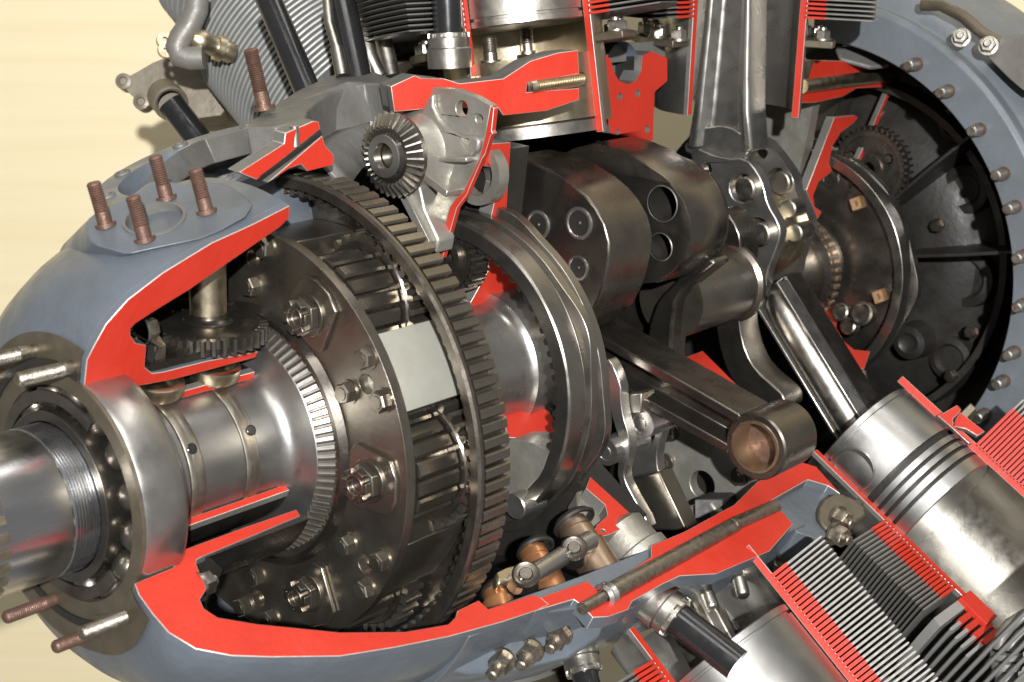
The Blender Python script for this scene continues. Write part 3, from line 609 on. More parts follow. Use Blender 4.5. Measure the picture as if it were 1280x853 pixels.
# ------------------------------------------------------------------ crankshaft
ck = thing('crankshaft', 'dark steel crankshaft with two big drilled counterweights', 'crankshaft', (0.35, 0, -0.08))
mb = MB(); mb.ring([(0.042, 0.0), (0.042, 0.075), (0.05, 0.078), (0.06, 0.062), (0.09, 0.0585), (0.200, 0.0585), (0.206, 0.0595), (0.210, 0.0625), (0.212, 0.065), (0.262, 0.065), (0.262, 0)], 0, 360, 96, closed=False); mb.build('front_journal', 'steel', ck)
cw1 = PX(0.258)
o1 = [(600, 208), (630, 196)]+Z('M', (100, 100), (220, 155), (350, 240), (440, 315), (500, 390), (550, 480), (577, 590), (575, 700), (545, 830))+[(750, 372), (738, 396), (712, 420), (660, 430), (600, 400)]
slab_px('counterweight', 'dark', ck, o1, cw1, 0.062, bevel=0.0022, label='front counterweight with three plugged holes')
for (u, v), r in zip(Z('M', (155, 480), (398, 470), (393, 735)), (0.0115, 0.0125, 0.0098)):
    P = cw1.at(u, v); mb = MB(); mb.lathe(P, (-1, 0, 0), [(-0.001, r*1.15), (0.0016, r*1.08), (0.0018, r*0.92), (0.0004, r*0.84)], seg=32); pg_ = mb.build('plug_ring', 'steel', ck); mb = MB(); mb.lathe(P, (-1, 0, 0), [(0.0006, r*0.86), (0.0004, r*0.2), (0.0014, r*0.1), (0.0014, 0)], seg=28); mb.build('plug', 'shade_black', pg_)
P = PX(0.285).at(*Z('M', (388, 195))[0]); n_ = V((0, P.y, P.z)).normalized()
cw2 = PX(0.352)
o2 = [(690, 200), (715, 186), (745, 178)]+Z('M', (620, 30), (720, 75), (860, 165), (950, 240), (1020, 340), (1058, 450), (1060, 570), (1020, 680), (960, 760), (880, 820), (760, 830))+[(770, 352), (740, 330)]
def drill(ob, cutters):
    """bore real holes through a finished part"""
    tmp = []
    for p_, ax_, r_, L_ in cutters:
        mb = MB(); mb.cyl(V(p_)-V(ax_)*0.01, V(p_)+V(ax_)*L_, r_, r_, 40); c_ = bpy.data.objects.new('drill_bit', mb.mesh('drill_bit', 0)); COL.objects.link(c_); tmp.append(c_)
        b_ = ob.modifiers.new('drill', 'BOOLEAN'); b_.object = c_; b_.operation = 'DIFFERENCE'; b_.solver = 'EXACT'
    bpy.context.view_layer.update()
    me = bpy.data.meshes.new_from_object(ob.evaluated_get(bpy.context.evaluated_depsgraph_get())); ob.modifiers.clear(); ob.data = me
    me.polygons.foreach_set('use_smooth', [True]*len(me.polygons)); me.set_sharp_from_angle(angle=radians(30))
    for c_ in tmp: bpy.data.objects.remove(c_)
cwo = slab_px('counterweight', 'dark', ck, o2, cw2, 0.060, bevel=0.0022, label='second counterweight with two open holes')
drill(cwo, [(cw2.at(*Z('M', (890, 355))[0]), AX, 0.0152, 0.09), (cw2.at(*Z('M', (880, 610))[0]), AX, 0.0118, 0.09)])
for (u, v), r in zip(Z('M', (890, 355), (880, 610)), (0.0152, 0.0118)):
    P = cw2.at(u, v); mb = MB(); mb.lathe(P, (-1, 0, 0), [(-0.058, r*0.97), (-0.003, r*0.97), (-0.002, r*0.995)], seg=36); mb.build('hole_shade', 'shade_black', ck); mb = MB(); mb.lathe(P, (-1, 0, 0), [(0.0002, r*1.0), (0.0007, r*1.02), (0.0002, r*1.09)], seg=36); mb.build('hole_rim', 'steel', ck)  # added dark liner puts the shade of the bore into its colour
# rear hub collar of the counterweight
c_ = PX(0.43).at(870, 268)
mb = MB(); mb.lathe(PX(0.412).at(838, 274), AX, [(0, 0.058), (0.006, 0.058), (0.010, 0.054), (0.018, 0.052), (0.018, 0.0)], seg=56); mb.build('web_boss', 'dark', ck)
# crank cheeks and pin below the counterweights
slab_px('cheek', 'dark', ck, Z('Q', (470, -20), (400, 100), (330, 170), (280, 240), (245, 340), (230, 430), (225, 530), (300, 640), (370, 585), (375, 480), (380, 380), (400, 230), (450, 150), (540, 80), (640, 0), (600, -40)), PX(0.402), 0.026, bevel=0.003)
mb = MB(); a = PX(0.462).at(872, 366)-AX*0.045; mb.lathe(a, AX, [(0, 0), (0, 0.036), (0.096, 0.036), (0.099, 0.040), (0.104, 0.040), (0.104, 0)], seg=64); mb.build('crank_pin', 'carrier', ck)
slab_px('cheek', 'dark', ck, Z('F', (95, -50), (165, -50), (215, 20), (225, 90), (215, 180), (213, 300), (228, 430), (260, 510), (300, 560), (350, 600), (388, 640), (388, 690), (330, 692), (230, 640), (180, 560), (148, 470), (132, 380), (130, 300), (138, 190), (150, 110), (140, 30)), PX(0.515), 0.034, bevel=0.004, rnd=1)
slab_px('cheek', 'dark', ck, Z('F', (222, 340), (240, 340), (275, 470), (300, 550), (310, 600), (270, 600), (240, 540)), PX(0.55), 0.02, bevel=0.002)
mb = MB(); mb.cyl(PX(0.45).at(788, 398), PX(0.45).at(788, 398)+AX*0.03, 0.050, 0.050, 48); mb.build('web', 'dark', ck)
# ------------------------------------------------------------------ front cam ring
cr = thing('cam_ring', 'dark steel front cam ring with lobes and inner teeth round the journal', 'cam ring', (0.19, 0, -0.15))
mb = MB(); k = 180; vs = []
prof = [(0.1655, 0.121, 0), (0.1645, 0.1335, 0), (0.1665, 0.1355, 0), (0.184, 0.1365, 0), (0.1855, 0.1325, 0), (0.188, 0.1325, 0), (0.190, 0.138, 1), (0.199, 0.138, 1), (0.2005, 0.133, 0), (0.2030, 0.133, 0), (0.205, 0.1375, 2), (0.214, 0.1375, 2), (0.216, 0.132, 0), (0.216, 0.121, 0)]
n = len(prof); fs = []
def lobe(t, ph): return 0.0065*max(0.0, cos(radians((t-ph)*4)))**3
for i in range(k):
    t = 360*i/k
    for (X, r, f) in prof: vs.append(pol(X, r+(lobe(t, 66) if f == 1 else lobe(t, 105) if f == 2 else 0), t))
for i in range(k):
    for j in range(n):
        j2 = (j+1) % n; i2 = (i+1) % k; fs.append((i*n+j, i*n+j2, i2*n+j2, i2*n+j))
mb.add(vs, fs); mb.build('ring_body', 'camsteel', cr, smooth=30, bevel=0.0006)
teeth_ring(cr, (0.168, 0, 0), AX, 0.122, 0.116, 0.018, 76, 'shade_black', name='inner_tooth', keep=lambda t: t < 150 or t > 330, tw=0.62, ref=(0, 0, 1))
# small idler gear seen edge on behind the thin red edge
ig = thing('idler_gear', 'dark toothed idler gear half hidden behind the thin red edge', 'gear', pol(0.16, 0.07, 8))
ic = PX(0.168).at(560, 322)
gear(ig, ic, AX, 0.031, 0.018, 26, 0.005, 0.012, 'gearsteel')
# ------------------------------------------------------------------ connecting rods
def ibeam(parent, p0, p1, wid, thk, axis, m_, w1=None, web=0.45, name='shank', flip=1):
    """H section bar from p0 to p1: wid across, thk along axis"""
    p0, p1 = V(p0), V(p1); d = (p1-p0).normalized(); ax = (V(axis)-d*V(axis).dot(d)).normalized(); s_ = d.cross(ax); w1 = w1 or wid
    loops = []
    for p_, w_ in ((p0, wid), (p1, w1)):
        h = w_/2; f = h*0.42; t = thk/2; g = t*web
        loops.append([p_+s_*a+ax*b for a, b in ((-h, -t), (-h, t), (-h+f, t), (-h+f*1.5, g), (h-f*1.5, g), (h-f, t), (h, t), (h, -t), (h-f, -t), (h-f*1.5, -g), (-h+f*1.5, -g), (-h+f, -t))])
    mb = MB(); mb.loft(loops); return mb.build(name, m_, parent, bevel=0.0012)
def small_end(parent, c, axis, ro, ri, L, m_):
    a = V(axis).normalized(); c = V(c)
    mb = MB(); mb.lathe(c, a, [(0, ri*1.04), (0, ro-0.0015), (0.0015, ro), (L-0.0015, ro), (L, ro-0.0015), (L, ri*1.04)], seg=48, closed=True); mb.build('small_end', m_, parent)
    mb = MB(); mb.lathe(c-a*0.0012, a, [(0, ri*0.90), (0, ri), (0.001, ri*1.03), (L+0.0012, ri*1.03), (L+0.0012, ri*0.90)], seg=40, closed=True); mb.build('bush', 'bronze', parent)
# rod reaching towards the viewer
r1 = thing('connecting_rod', 'dark connecting rod without piston, its open small end towards the viewer', 'connecting rod', pol(0.32, 0.2, 104), 'connecting rods')
se = PX(0.295).at(944, 559); q0 = PX(0.318).at(715, 412)
ibeam(r1, q0, se+AX*0.023-(se+AX*0.023-q0).normalized()*0.022, 0.043, 0.046, AX, 'dark', 0.038, web=0.25)
small_end(r1, se, AX, 0.0285, 0.0222, 0.052, 'dark')
mb = MB(); mb.cyl(se+AX*0.022, se+AX*0.05, 0.0225, 0.0225, 32); mb.build('bore_back', 'rusty', r1)
# bright rod to the lower right piston
r2 = thing('connecting_rod', 'polished connecting rod running down to the lower right piston', 'connecting rod', pol(0.61, 0.1, 118), 'connecting rods')
a0, a1 = PX(0.580).at(964, 362), PX(0.580).at(1070, 535)
dd = (a1-a0).normalized(); sd = dd.cross(AX)
mb = MB(); mb.tube([a0+dd*0.004, a0+dd*0.012, a0+dd*0.03, a0.lerp(a1, 0.5), a1], [0.006, 0.0135, 0.0165, 0.0168, 0.0168], 28); mb.build('round_shank', 'zinc', r2)
mb = MB(); mb.box(a0.lerp(a1, 0.48)+AX*0.026-sd*0.002, dd*(a1-a0).length*0.52, AX*0.017, sd*0.018); mb.build('side_flank', 'dark', r2, bevel=0.003)
for s_ in (-1, 1):
    mb = MB(); mb.box(a0.lerp(a1, 0.5)+sd*0.0172*s_-AX*0.004, dd*(a1-a0).length*0.5, AX*0.010, sd*0.0016); mb.build('edge_flange', 'steel', r2, bevel=0.0008)
# master rod of the rear row, straight up
mr_ = thing('master_rod', 'big master rod rising into the rear top cylinder with channelled shank', 'connecting rod', pol(0.58, 0.06, 0), 'connecting rods')
mp_ = PX(0.585)
L0 = [mp_.at(u, v) for u, v in ((858, 185), (866, 140), (872, 90), (878, 40), (884, -20), (890, -70))]
R0_ = [mp_.at(u, v) for u, v in ((940, 190), (936, 140), (936, 90), (937, 40), (938, -20), (939, -70))]
loops = []
for a, b in zip(L0, R0_):
    w_ = (b-a); d1 = AX*0.034
    loops.append([a, a+w_*0.14-AX*0.002, a+w_*0.28+AX*0.012, a+w_*0.72+AX*0.012, a+w_*0.88-AX*0.002, b, b+d1, a+d1])
mb = MB(); mb.loft(loops); mb.build('shank', 'steel', mr_, bevel=0.0025)
slab_px('web_foot', 'steel', mr_, smooth2([(852, 188), (866, 165), (888, 158), (912, 158), (930, 170), (938, 196), (905, 205), (870, 196)], 1), PX(0.590), 0.02, bevel=0.004)
fpl = [(862, 182), (905, 200), (931, 197), (948, 217), (955, 234), (959, 255), (974, 280), (976, 295), (965, 325), (959, 340), (957, 362), (945, 380), (923, 385), (912, 372), (908, 330), (900, 290), (885, 250), (868, 225)]
slab_px('front_flange', 'steel', mr_, fpl, PX(0.575), 0.014, holes=[(883, 211, 0.0062), (928, 236, 0.0150), (946, 291, 0.0155)], bevel=0.0012, rnd=1)
rpl = [(925, 178), (955, 172), (978, 200), (991, 219), (995, 245), (1012, 274), (1011, 291), (999, 320), (995, 345), (993, 372), (975, 380), (960, 340), (975, 300), (968, 270), (955, 240), (945, 215)]
slab_px('rear_flange', 'steel', mr_, rpl, PX(0.640), 0.016, holes=[(948, 187, 0.012), (972, 227, 0.0145)], bevel=0.0014, rnd=1)
mb = MB(); mb.lathe(PX(0.586).at(925, 300), AX, [(0, 0), (0, 0.045), (0.055, 0.045), (0.055, 0)], seg=48); mb.build('hub', 'bronze', mr_)
for (u, v, X0, X1, r) in ((930, 236, 0.566, 0.60, 0.0115), (949, 293, 0.566, 0.60, 0.0115), (974, 229, 0.632, 0.66, 0.0118), (984, 262, 0.612, 0.636, 0.0095), (992, 292, 0.608, 0.636, 0.0095)):
    p_ = PX(X0).at(u, v); mb = MB(); mb.cyl(p_, p_+AX*(X1-X0), r, r, 28, 0.0014); mb.build('knuckle_pin', 'zinc', mr_)
mb = MB(); p_ = PX(0.59).at(928, 350); mb.cyl(p_-AX*0.012, p_+AX*0.02, 0.0105, 0.0105, 24, 0.0014); mb.build('knuckle_pin', 'bronze', mr_)
# front row master rod flanges, low, behind the cam ring
mf = thing('master_rod', 'wavy flanged lower end of the front master rod behind the cam ring', 'connecting rod', pol(0.31, 0.18, 140), 'connecting rods')
f1 = Z('R', (105, 0), (175, 10), (170, 90), (185, 200), (215, 290), (222, 380), (205, 470), (185, 540), (215, 620), (350, 853), (300, 853), (200, 680), (150, 560), (150, 480), (165, 400), (160, 320), (125, 230), (100, 100))
slab_px('front_flange', 'steel', mf, [(752, 452), (762, 448), (776, 480)]+f1[2:], PX(0.275), 0.012, bevel=0.001, rnd=1)
f2 = Z('R', (340, 110), (400, 150), (430, 210), (420, 290), (395, 350), (380, 450), (400, 560), (450, 700), (520, 853), (345, 853), (270, 680), (215, 590), (225, 470), (235, 400), (330, 380), (375, 300), (370, 220))
slab_px('rear_flange', 'steel', mf, f2, PX(0.315), 0.012, bevel=0.001, rnd=1)
for (u, v, X0, r) in ((757, 565, 0.262, 0.0125), (801, 530, 0.292, 0.0135)):
    p_ = PX(X0).at(u, v); mb = MB(); mb.lathe(p_, AX, [(0, 0), (0, r*0.35), (0.001, r*0.4), (0.001, r*0.6), (0, r*0.65), (0, r), (0.05, r), (0.05, 0)], seg=28); mb.build('knuckle_pin', 'steel', mf)
mb = MB(); p_ = PX(0.288).at(792, 505); mb.box(p_+AX*0.01, AX*0.01, V((0, -0.008, 0.002)), V((0, 0, 0.009))); mb.build('lock_plate', 'zinc', mf, bevel=0.001)
slab_px('lower_shank', 'carrier', mf, Z('R', (225, 560), (395, 520), (560, 870), (340, 870)), PX(0.30), 0.02, bevel=0.002)
# pale cast baffle behind the forward rod
bf = thing('baffle_plate', 'pale grey cast baffle with a round hole under the dark rod', 'baffle', pol(0.40, 0.24, 135))
slab_px('plate', 'alu', bf, Z('R', (480, 230), (840, 400), (985, 560), (940, 660), (840, 720), (700, 800), (500, 760), (470, 700), (490, 660), (430, 610), (395, 540), (440, 500), (460, 450), (415, 400), (430, 350)), PX(0.39), 0.012, holes=[(740+652/4.738, 480+597/4.738, 0.0135)], bevel=0.002)
for (u, v) in Z('R', (465, 285), (432, 468), (450, 650), (880, 545)): bolt(bf, PX(0.388).at(u, v), (-1, 0, 0), 0.008, 0.006, 'gearsteel')
slab_px('red_edge', 'red', bf, Z('R', (697, 682), (712, 684), (760, 775), (745, 780)), PX(0.375), 0.006, bevel=0.0004)
mb = MB(); p_ = PX(0.372).at(895, 632); mb.box(p_, AX*0.012, RT*0.013, UP*0.009); mb.build('dark_block', 'shade_black', bf, bevel=0.001)
slab_px('lower_web', 'alu', bf, Z('R', (480, 750), (700, 700), (760, 780), (600, 850), (520, 853)), PX(0.36), 0.01, bevel=0.002)
# red triangle between the cheeks: cut floor of the crank chamber
cf = thing('chamber_web', 'red sectioned web seen between the crank cheeks behind the dark rod', 'engine case', pol(0.47, 0.11, 118))
slab_px('cut_face', 'red', cf, Z('Q', (375, 585), (560, 515), (780, 735), (690, 740), (440, 620)), PT(119, -1), 0.01, bevel=0.0006, holes=[(760+705/4.738, 330+715/4.738, 0.005)])
mb = MB(); p_ = PX(0.66).at(1000, 500); mb.lathe(p_, (-1, 0, 0.1), [(0, 0.02), (0.004, 0.034), (0.0, 0.045), (-0.01, 0.05), (-0.03, 0.05)], seg=40); mb.build('oil_seal', 'shade_black', cf)
# ------------------------------------------------------------------ crankcase behind: centre web and rear section
slab_px('cut_face', 'red', cc, Z('AA', (150, 342), (265, 322), (300, 350), (320, 430), (350, 480), (400, 500), (450, 480), (480, 420), (490, 330), (540, 305), (635, 345), (635, 480), (560, 545), (550, 835), (300, 790), (255, 560), (235, 530), (190, 550)), P0, 0.02, holes=[(775, 121, 0.0035), (797, 117, 0.0035), (809, 162, 0.0037), (772, 165, 0.0028)], bevel=0.0006, label='red painted centre web of the crankcase with small drilled holes')
mb = MB(); mb.lathe(P0.at(783, 88)-P0.n*0.030, P0.n, [(0, 0), (0, 0.026), (0.025, 0.026)], seg=32); mb.build('web_pocket', 'blue', cc)
bolt(cc, P0.at(779, 91)-P0.n*0.028, P0.n, 0.008, 0.008, 'zinc')
PR = Pl((0, -0.045, 0), (0, -1, 0))
slab_px('cut_face', 'red', cc, Z('C', (440, 215), (495, 222), (620, 225), (665, 247), (770, 240), (805, 220), (830, 170), (838, 180), (818, 245), (800, 285), (795, 262), (760, 268), (450, 305), (440, 328), (460, 332), (780, 290), (770, 320), (650, 325), (600, 355), (500, 378), (430, 380)), PR, 0.012, bevel=0.0006, label='red painted rear cut face of the crankcase')
slab_px('cut_face', 'red', cc, Z('C', (785, 290), (800, 292), (735, 425), (755, 410), (735, 440), (672, 590), (655, 585), (720, 440)), PR, 0.006, bevel=0.0003)
slab_px('cut_face', 'red', cc, Z('C', (568, 432), (640, 424), (655, 432), (640, 452), (590, 490), (560, 540), (548, 600), (560, 630), (510, 670), (490, 720), (495, 760), (520, 780), (508, 806), (465, 700)), PR, 0.01, bevel=0.0006)
pr_ = PR; a, b = pr_.at(*Z('C', (445, 318))[0]), pr_.at(*Z('C', (790, 272))[0])
mb = MB(); mb.tube([a+pr_.n*0.001, b+pr_.n*0.001], 0.0075, 16); mb.build('rear_stud', 'bronze', cc)
slab_px('stud_boss', 'bronze', cc, Z('C', (430, 222), (495, 222), (470, 300), (440, 370), (425, 370)), Pl(pr_.o+pr_.n*0.002, pr_.n), 0.006)
slab_px('inner_wall', 'shade_black', cc, Z('C', (640, 330), (770, 320), (660, 585), (600, 540), (560, 520)), PT(-3), 0.01)
# grey inner dome between the rear rod and the red web
mb = MB(); mb.ring([(0.70, 0.075), (0.715, 0.11), (0.72, 0.15), (0.72, 0.19), (0.735, 0.19), (0.735, 0.07)], -80, 8, 40); mb.build('inner_dome', 'alu', cc)
mb = MB(); mb.ring([(0.36, 0.275), (0.47, 0.27), (0.74, 0.275), (0.74, 0.255), (0.36, 0.245)], TL+30-360, -24, 70); mb.build('rear_shell', 'grey', cc)
mb = MB(); mb.ring([(0.392, 0.262), (0.505, 0.262), (0.505, 0.245), (0.392, 0.245)], -26, -4, 20); mb.build('roof_bridge', 'grey', cc, bevel=0.001)
mb = MB(); mb.ring([(0.44, 0.05), (0.44, 0.25), (0.455, 0.25), (0.455, 0.05)], TL+10-360, -2, 50); mb.build('centre_bulkhead', 'shade_black', cc)
mb = MB(); mb.ring([(0.705, 0.07), (0.705, 0.25), (0.715, 0.25), (0.715, 0.07)], TL+22-360, -70, 50); mb.build('rear_bulkhead', 'shade_black', cc)
slab_px('deck', 'grey', cc, Z('C', (590, 215), (700, 245), (770, 238), (810, 160), (740, 110), (600, 105), (575, 180)), Pl(pr_.at(1060, 72), V((-0.30, -0.42, 0.84))), 0.005, bevel=0.002)
nut_on_stud(cc, Pl(pr_.at(1060, 72), V((-0.30, -0.42, 0.84))).at(1106, 66), (0.05, 0.05, 1), 0.0095, 0.008, 0.006)
# ------------------------------------------------------------------ rear end of the crankshaft and its cam ring
mb = MB(); mb.ring([(0.655, 0), (0.655, 0.052), (0.66, 0.056), (0.71, 0.056), (0.712, 0.064), (0.730, 0.066), (0.732, 0.060), (0.742, 0.060), (0.742, 0.0)], 0, 360, 80, closed=False); mb.build('rear_journal', 'dark', ck)
for i in range(44):
    t = i*360/44
    if not (t < 160 or t > 330): continue
    mb = MB(); mb.box(pol(0.721, 0.0665, t), (0.005, 0, 0), rad(t)*0.0018, tan_(t)*0.0022); mb.build('spline', 'brown', ck, bevel=0.0003)
rc_ = thing('cam_ring', 'dark steel rear cam ring in front of the black rear housing', 'cam ring', (0.75, 0, -0.14))
mb = MB(); k = 150; vs = []; fs = []
prof = [(0.735, 0.125, 0), (0.734, 0.136, 0), (0.742, 0.137, 1), (0.752, 0.137, 1), (0.754, 0.131, 0), (0.757, 0.131, 0), (0.759, 0.136, 2), (0.768, 0.136, 2), (0.770, 0.125, 0)]; n = len(prof)
for i in range(k):
    t = 360*i/k
    for (X, r, f) in prof: vs.append(pol(X, r+(lobe(t, 60) if f == 1 else lobe(t, 95) if f == 2 else 0), t))
for i in range(k):
    for j in range(n):
        j2 = (j+1) % n; i2 = (i+1) % k; fs.append((i*n+j, i*n+j2, i2*n+j2, i2*n+j))
mb.add(vs, fs); mb.build('ring_body', 'camsteel', rc_, smooth=30, bevel=0.0006)
mb = MB(); mb.ring([(0.742, 0.05), (0.742, 0.08), (0.748, 0.118), (0.757, 0.12), (0.757, 0.05)], 0, 360, 80); mb.build('web', 'dark', rc_)
for (u, v) in ((1073, 254), (1101, 370)):
    p_ = PX(0.742).at(u, v); mb = MB(); mb.box(p_, AX*0.006, RT*0.0055+UP*0.002, UP*0.0065-RT*0.002); mb.lathe(p_-AX*0.0062, (-1, 0, 0), [(0, 0.0035), (0.0008, 0.0032), (0.0002, 0.002), (0.0002, 0)], seg=14); mb.build('lock_block', 'ochre', rc_, bevel=0.001)
# red lower support of the rear journal
rs = thing('bearing_support', 'red sectioned rear bearing support beside the polished rod', 'bearing support', pol(0.7, 0.1, 125))
slab_px('cut_face', 'red', rs, Z('W', (250, 395), (360, 362), (415, 425), (405, 520), (450, 600), (510, 650), (605, 660), (570, 765), (540, 765), (470, 690), (385, 590), (300, 470)), PT(124, -1), 0.012, bevel=0.0006)
slab_px('lip', 'zinc', rs, Z('W', (525, 800), (540, 765), (585, 770), (600, 853), (530, 853)), PT(124, -1), 0.02, bevel=0.002)
for (u, v, r) in ((1050, 390, 0.010), (1077, 392, 0.013), (1060, 408, 0.009)):
    p_ = PX(0.70).at(u, v); mb = MB(); mb.lathe(p_, (-1, 0, 0.3), [(-0.01, r), (0.001, r), (0.002, r*0.8), (-0.002, r*0.6), (-0.002, 0)], seg=24); mb.build('roller', 'gearsteel', rs)
# ------------------------------------------------------------------ rear housing
rh = thing('rear_housing', 'blue bell shaped rear housing with a ring of studs around its black inside', 'housing', (0.8, 0, -0.3))
mb = MB(); mb.ring([(0.742, 0.253), (0.742, 0.292), (0.746, 0.297), (0.760, 0.297), (0.775, 0.312), (0.80, 0.322), (0.90, 0.330), (0.90, 0.30), (0.80, 0.26), (0.756, 0.25)], 2, 178, 90); mb.build('bell', 'bellblue', rh, bevel=0.001)
mb = MB(); mb.ring([(0.757, 0.249), (0.80, 0.247), (0.885, 0.235), (0.895, 0.20), (0.86, 0.15), (0.85, 0.10), (0.86, 0.06), (0.90, 0.06), (0.91, 0.24), (0.80, 0.255)], -20, 210, 110); mb.build('inside_wall', 'shade_black', rh)
for t in (47, 80):
    mb = MB(); mb.slab([pol(0.86, 0.10, t), pol(0.80, 0.10, t), pol(0.795, 0.17, t), pol(0.80, 0.245, t), pol(0.89, 0.24, t)], tan_(t)*0.004); mb.build('rib', 'shade_black', rh, bevel=0.001)
mb = MB(); mb.ring([(0.875, 0.198), (0.845, 0.195), (0.845, 0.203), (0.875, 0.206)], 0, 175, 60); mb.build('step_ring', 'shade_black', rh)
for (u, v) in ((1145, 82), (1185, 115), (1225, 162), (1255, 217), (1271, 258), (1279, 320), (1275, 380), (1268, 440), (1255, 476), (1232, 518)):
    P = PX(0.742).at(u, v); t = math.degrees(math.atan2(-P.y, P.z)); p_ = pol(0.742, 0.266, t)
    mb = MB(); mb.cyl(p_+AX*0.004, p_-AX*0.021, 0.0060, 0.0056, 16, 0.0014); s_ = mb.build('stud', 'zinc', rh)
    mb = MB(); mb.lathe(p_-AX*0.0045, (1, 0, 0), [(0, 0.006), (0, 0.0070), (0.005, 0.0070), (0.005, 0.006)], seg=16, closed=True); mb.build('ferrule', 'rusty', s_)
for (u, v) in ((1172, 282), (1190, 470), (1215, 415)): bolt(rh, PX(0.845).at(u, v), (-1, 0, 0), 0.007, 0.006, 'gearsteel')
mb = MB(); p_ = PX(0.83).at(1138, 428); mb.lathe(p_, (-1, 0, 0), [(-0.02, 0.022), (0.004, 0.019), (0.006, 0.012), (0.003, 0.008), (0.003, 0)], seg=28); mb.build('plug', 'shade_black', rh)
ag = thing('accessory_gear', 'dark accessory gear with bright teeth inside the rear housing', 'gear', pol(0.80, 0.1, 40))
gear(ag, PX(0.80).at(1085, 212), AX, 0.048, 0.014, 40, 0.005, 0.016, 'gearsteel')
for a in (0.5, 2.6, 4.7):
    p_ = PX(0.80).at(1085, 212)+V((0.004, 0.026*cos(a), 0.026*sin(a))); bolt(ag, p_, (-1, 0, 0), 0.005, 0.004, 'gearsteel')
sg = thing('accessory_gear', 'small dark gear half hidden behind the rear red cut edge', 'gear', pol(0.76, 0.08, 15))
gear(sg, PX(0.745).at(1035, 225), AX, 0.034, 0.014, 30, 0.005, 0.012, 'gearsteel')

for i, (t, r, R_) in enumerate(((58, 0.165, 0.026), (95, 0.15, 0.030), (100, 0.215, 0.014), (66, 0.222, 0.012), (128, 0.175, 0.024), (38, 0.20, 0.018))):
    p_ = pol(0.875, r, t); mb = MB(); mb.lathe(p_, (-1, 0, 0), [(0, R_*1.15), (0.012, R_*1.05), (0.014, R_*0.75), (0.009, R_*0.6), (0.009, 0)], seg=28); mb.build('boss', 'shade_black', rh)
# ------------------------------------------------------------------ cylinders
def cylinder(label, X0, th, R, sgn, a0, a1, fins, flange=None, Rf=0.06, wall=0.007, beta=None, red=0.026, red_r=0.020, fm='fin', walls=None, barrel_m='zinc', nuts=True):
    """beta: the wall is cut away from the front (-X) side to this angle past the rear side; None leaves it whole"""
    d = rad(th); n = tan_(th)*sgn; o = V((X0, 0, 0)); cut = beta is not None
    c = thing('engine_cylinder', label, 'cylinder', o+d*a0, 'engine cylinders')
    if cut:
        lo, hi = (-90, 90+beta) if d.cross(-n).dot(AX) > 0 else (-90-beta, 90)
        g = AX*cos(radians(beta))+n*sin(radians(beta)); gt = n*cos(radians(beta))-AX*sin(radians(beta))
        sides = {-1: (-AX, n), 1: (g, gt)}
    else: lo, hi = 0, 360
    mb = MB(); mb.lathe(o, d, [(a0, R), (a1, R), (a1, R+wall), (a0, R+wall)], lo, hi, 72, ref=-n, closed=True, caps=True); mb.build('barrel', barrel_m, c)
    if cut:
        for s_, (e, f) in sides.items():
            w0, w1 = (walls or {}).get(s_, (a0, a1))
            q = [o+e*(R-0.0006)+d*w0, o+e*(R-0.0006)+d*w1, o+e*(R+wall+0.0006)+d*w1, o+e*(R+wall+0.0006)+d*w0]
            mb = MB(); mb.slab([p_+f*0.001 for p_ in q], -f*0.005); mb.build('cut_wall', 'red', c, bevel=0.0004)
    for (f0, f1, pitch, thk, extra) in fins:
        Ro = R+Rf+extra; k = max(1, int((f1-f0)/pitch))
        mb = MB(); mb.lathe(o, d, [(f0, R+wall*0.8), (f0+thk*0.15, Ro-0.001), (f0+thk*0.5, Ro), (f0+thk*0.85, Ro-0.001), (f0+thk, R+wall*0.8)], lo, hi, 72, ref=-n, closed=True, caps=True)
        me = mb.mesh('cooling_fin', 40); me.materials.append(MATS[fm]); rm = []
        if cut and red:
            for s_, (e, f) in sides.items():
                w_ = red if s_ < 0 else red_r
                mb = MB(); mb.box(o+e*(R+wall*0.8+w_/2)+d*(f0+thk/2)-f*0.001, e*w_/2, d*(thk/2+0.0003), f*0.002); r_ = mb.mesh('cut_tip', 0); r_.materials.append(MATS['red']); rm.append(r_)
        for i in range(k):
            f_ = put('cooling_fin', me, c); f_.location = f_.location+d*(pitch*i)
            for r_ in rm:
                g_ = bpy.data.objects.new('cut_tip', r_); COL.objects.link(g_); g_.parent = f_
    if flange:
        fa, ft, fr = flange
        mb = MB(); mb.lathe(o, d, [(fa, R+wall*0.5), (fa, R+fr), (fa+ft, R+fr), (fa+ft, R+wall*0.5)], lo+1 if cut else lo, hi-1 if cut else hi, 72, ref=-n, closed=True, caps=True); mb.build('flange', 'plate', c, bevel=0.001)
        if nuts:
            for t in range(int(lo)+12, int(hi), 20) if cut else range(0, 360, 24):
                e = (-n)*cos(radians(t))+d.cross(-n)*sin(radians(t)); nut_on_stud(c, o+d*(fa+ft)+e*(R+fr*0.62), d, 0.0075, 0.008, 0.005)
    return c, o, d, n
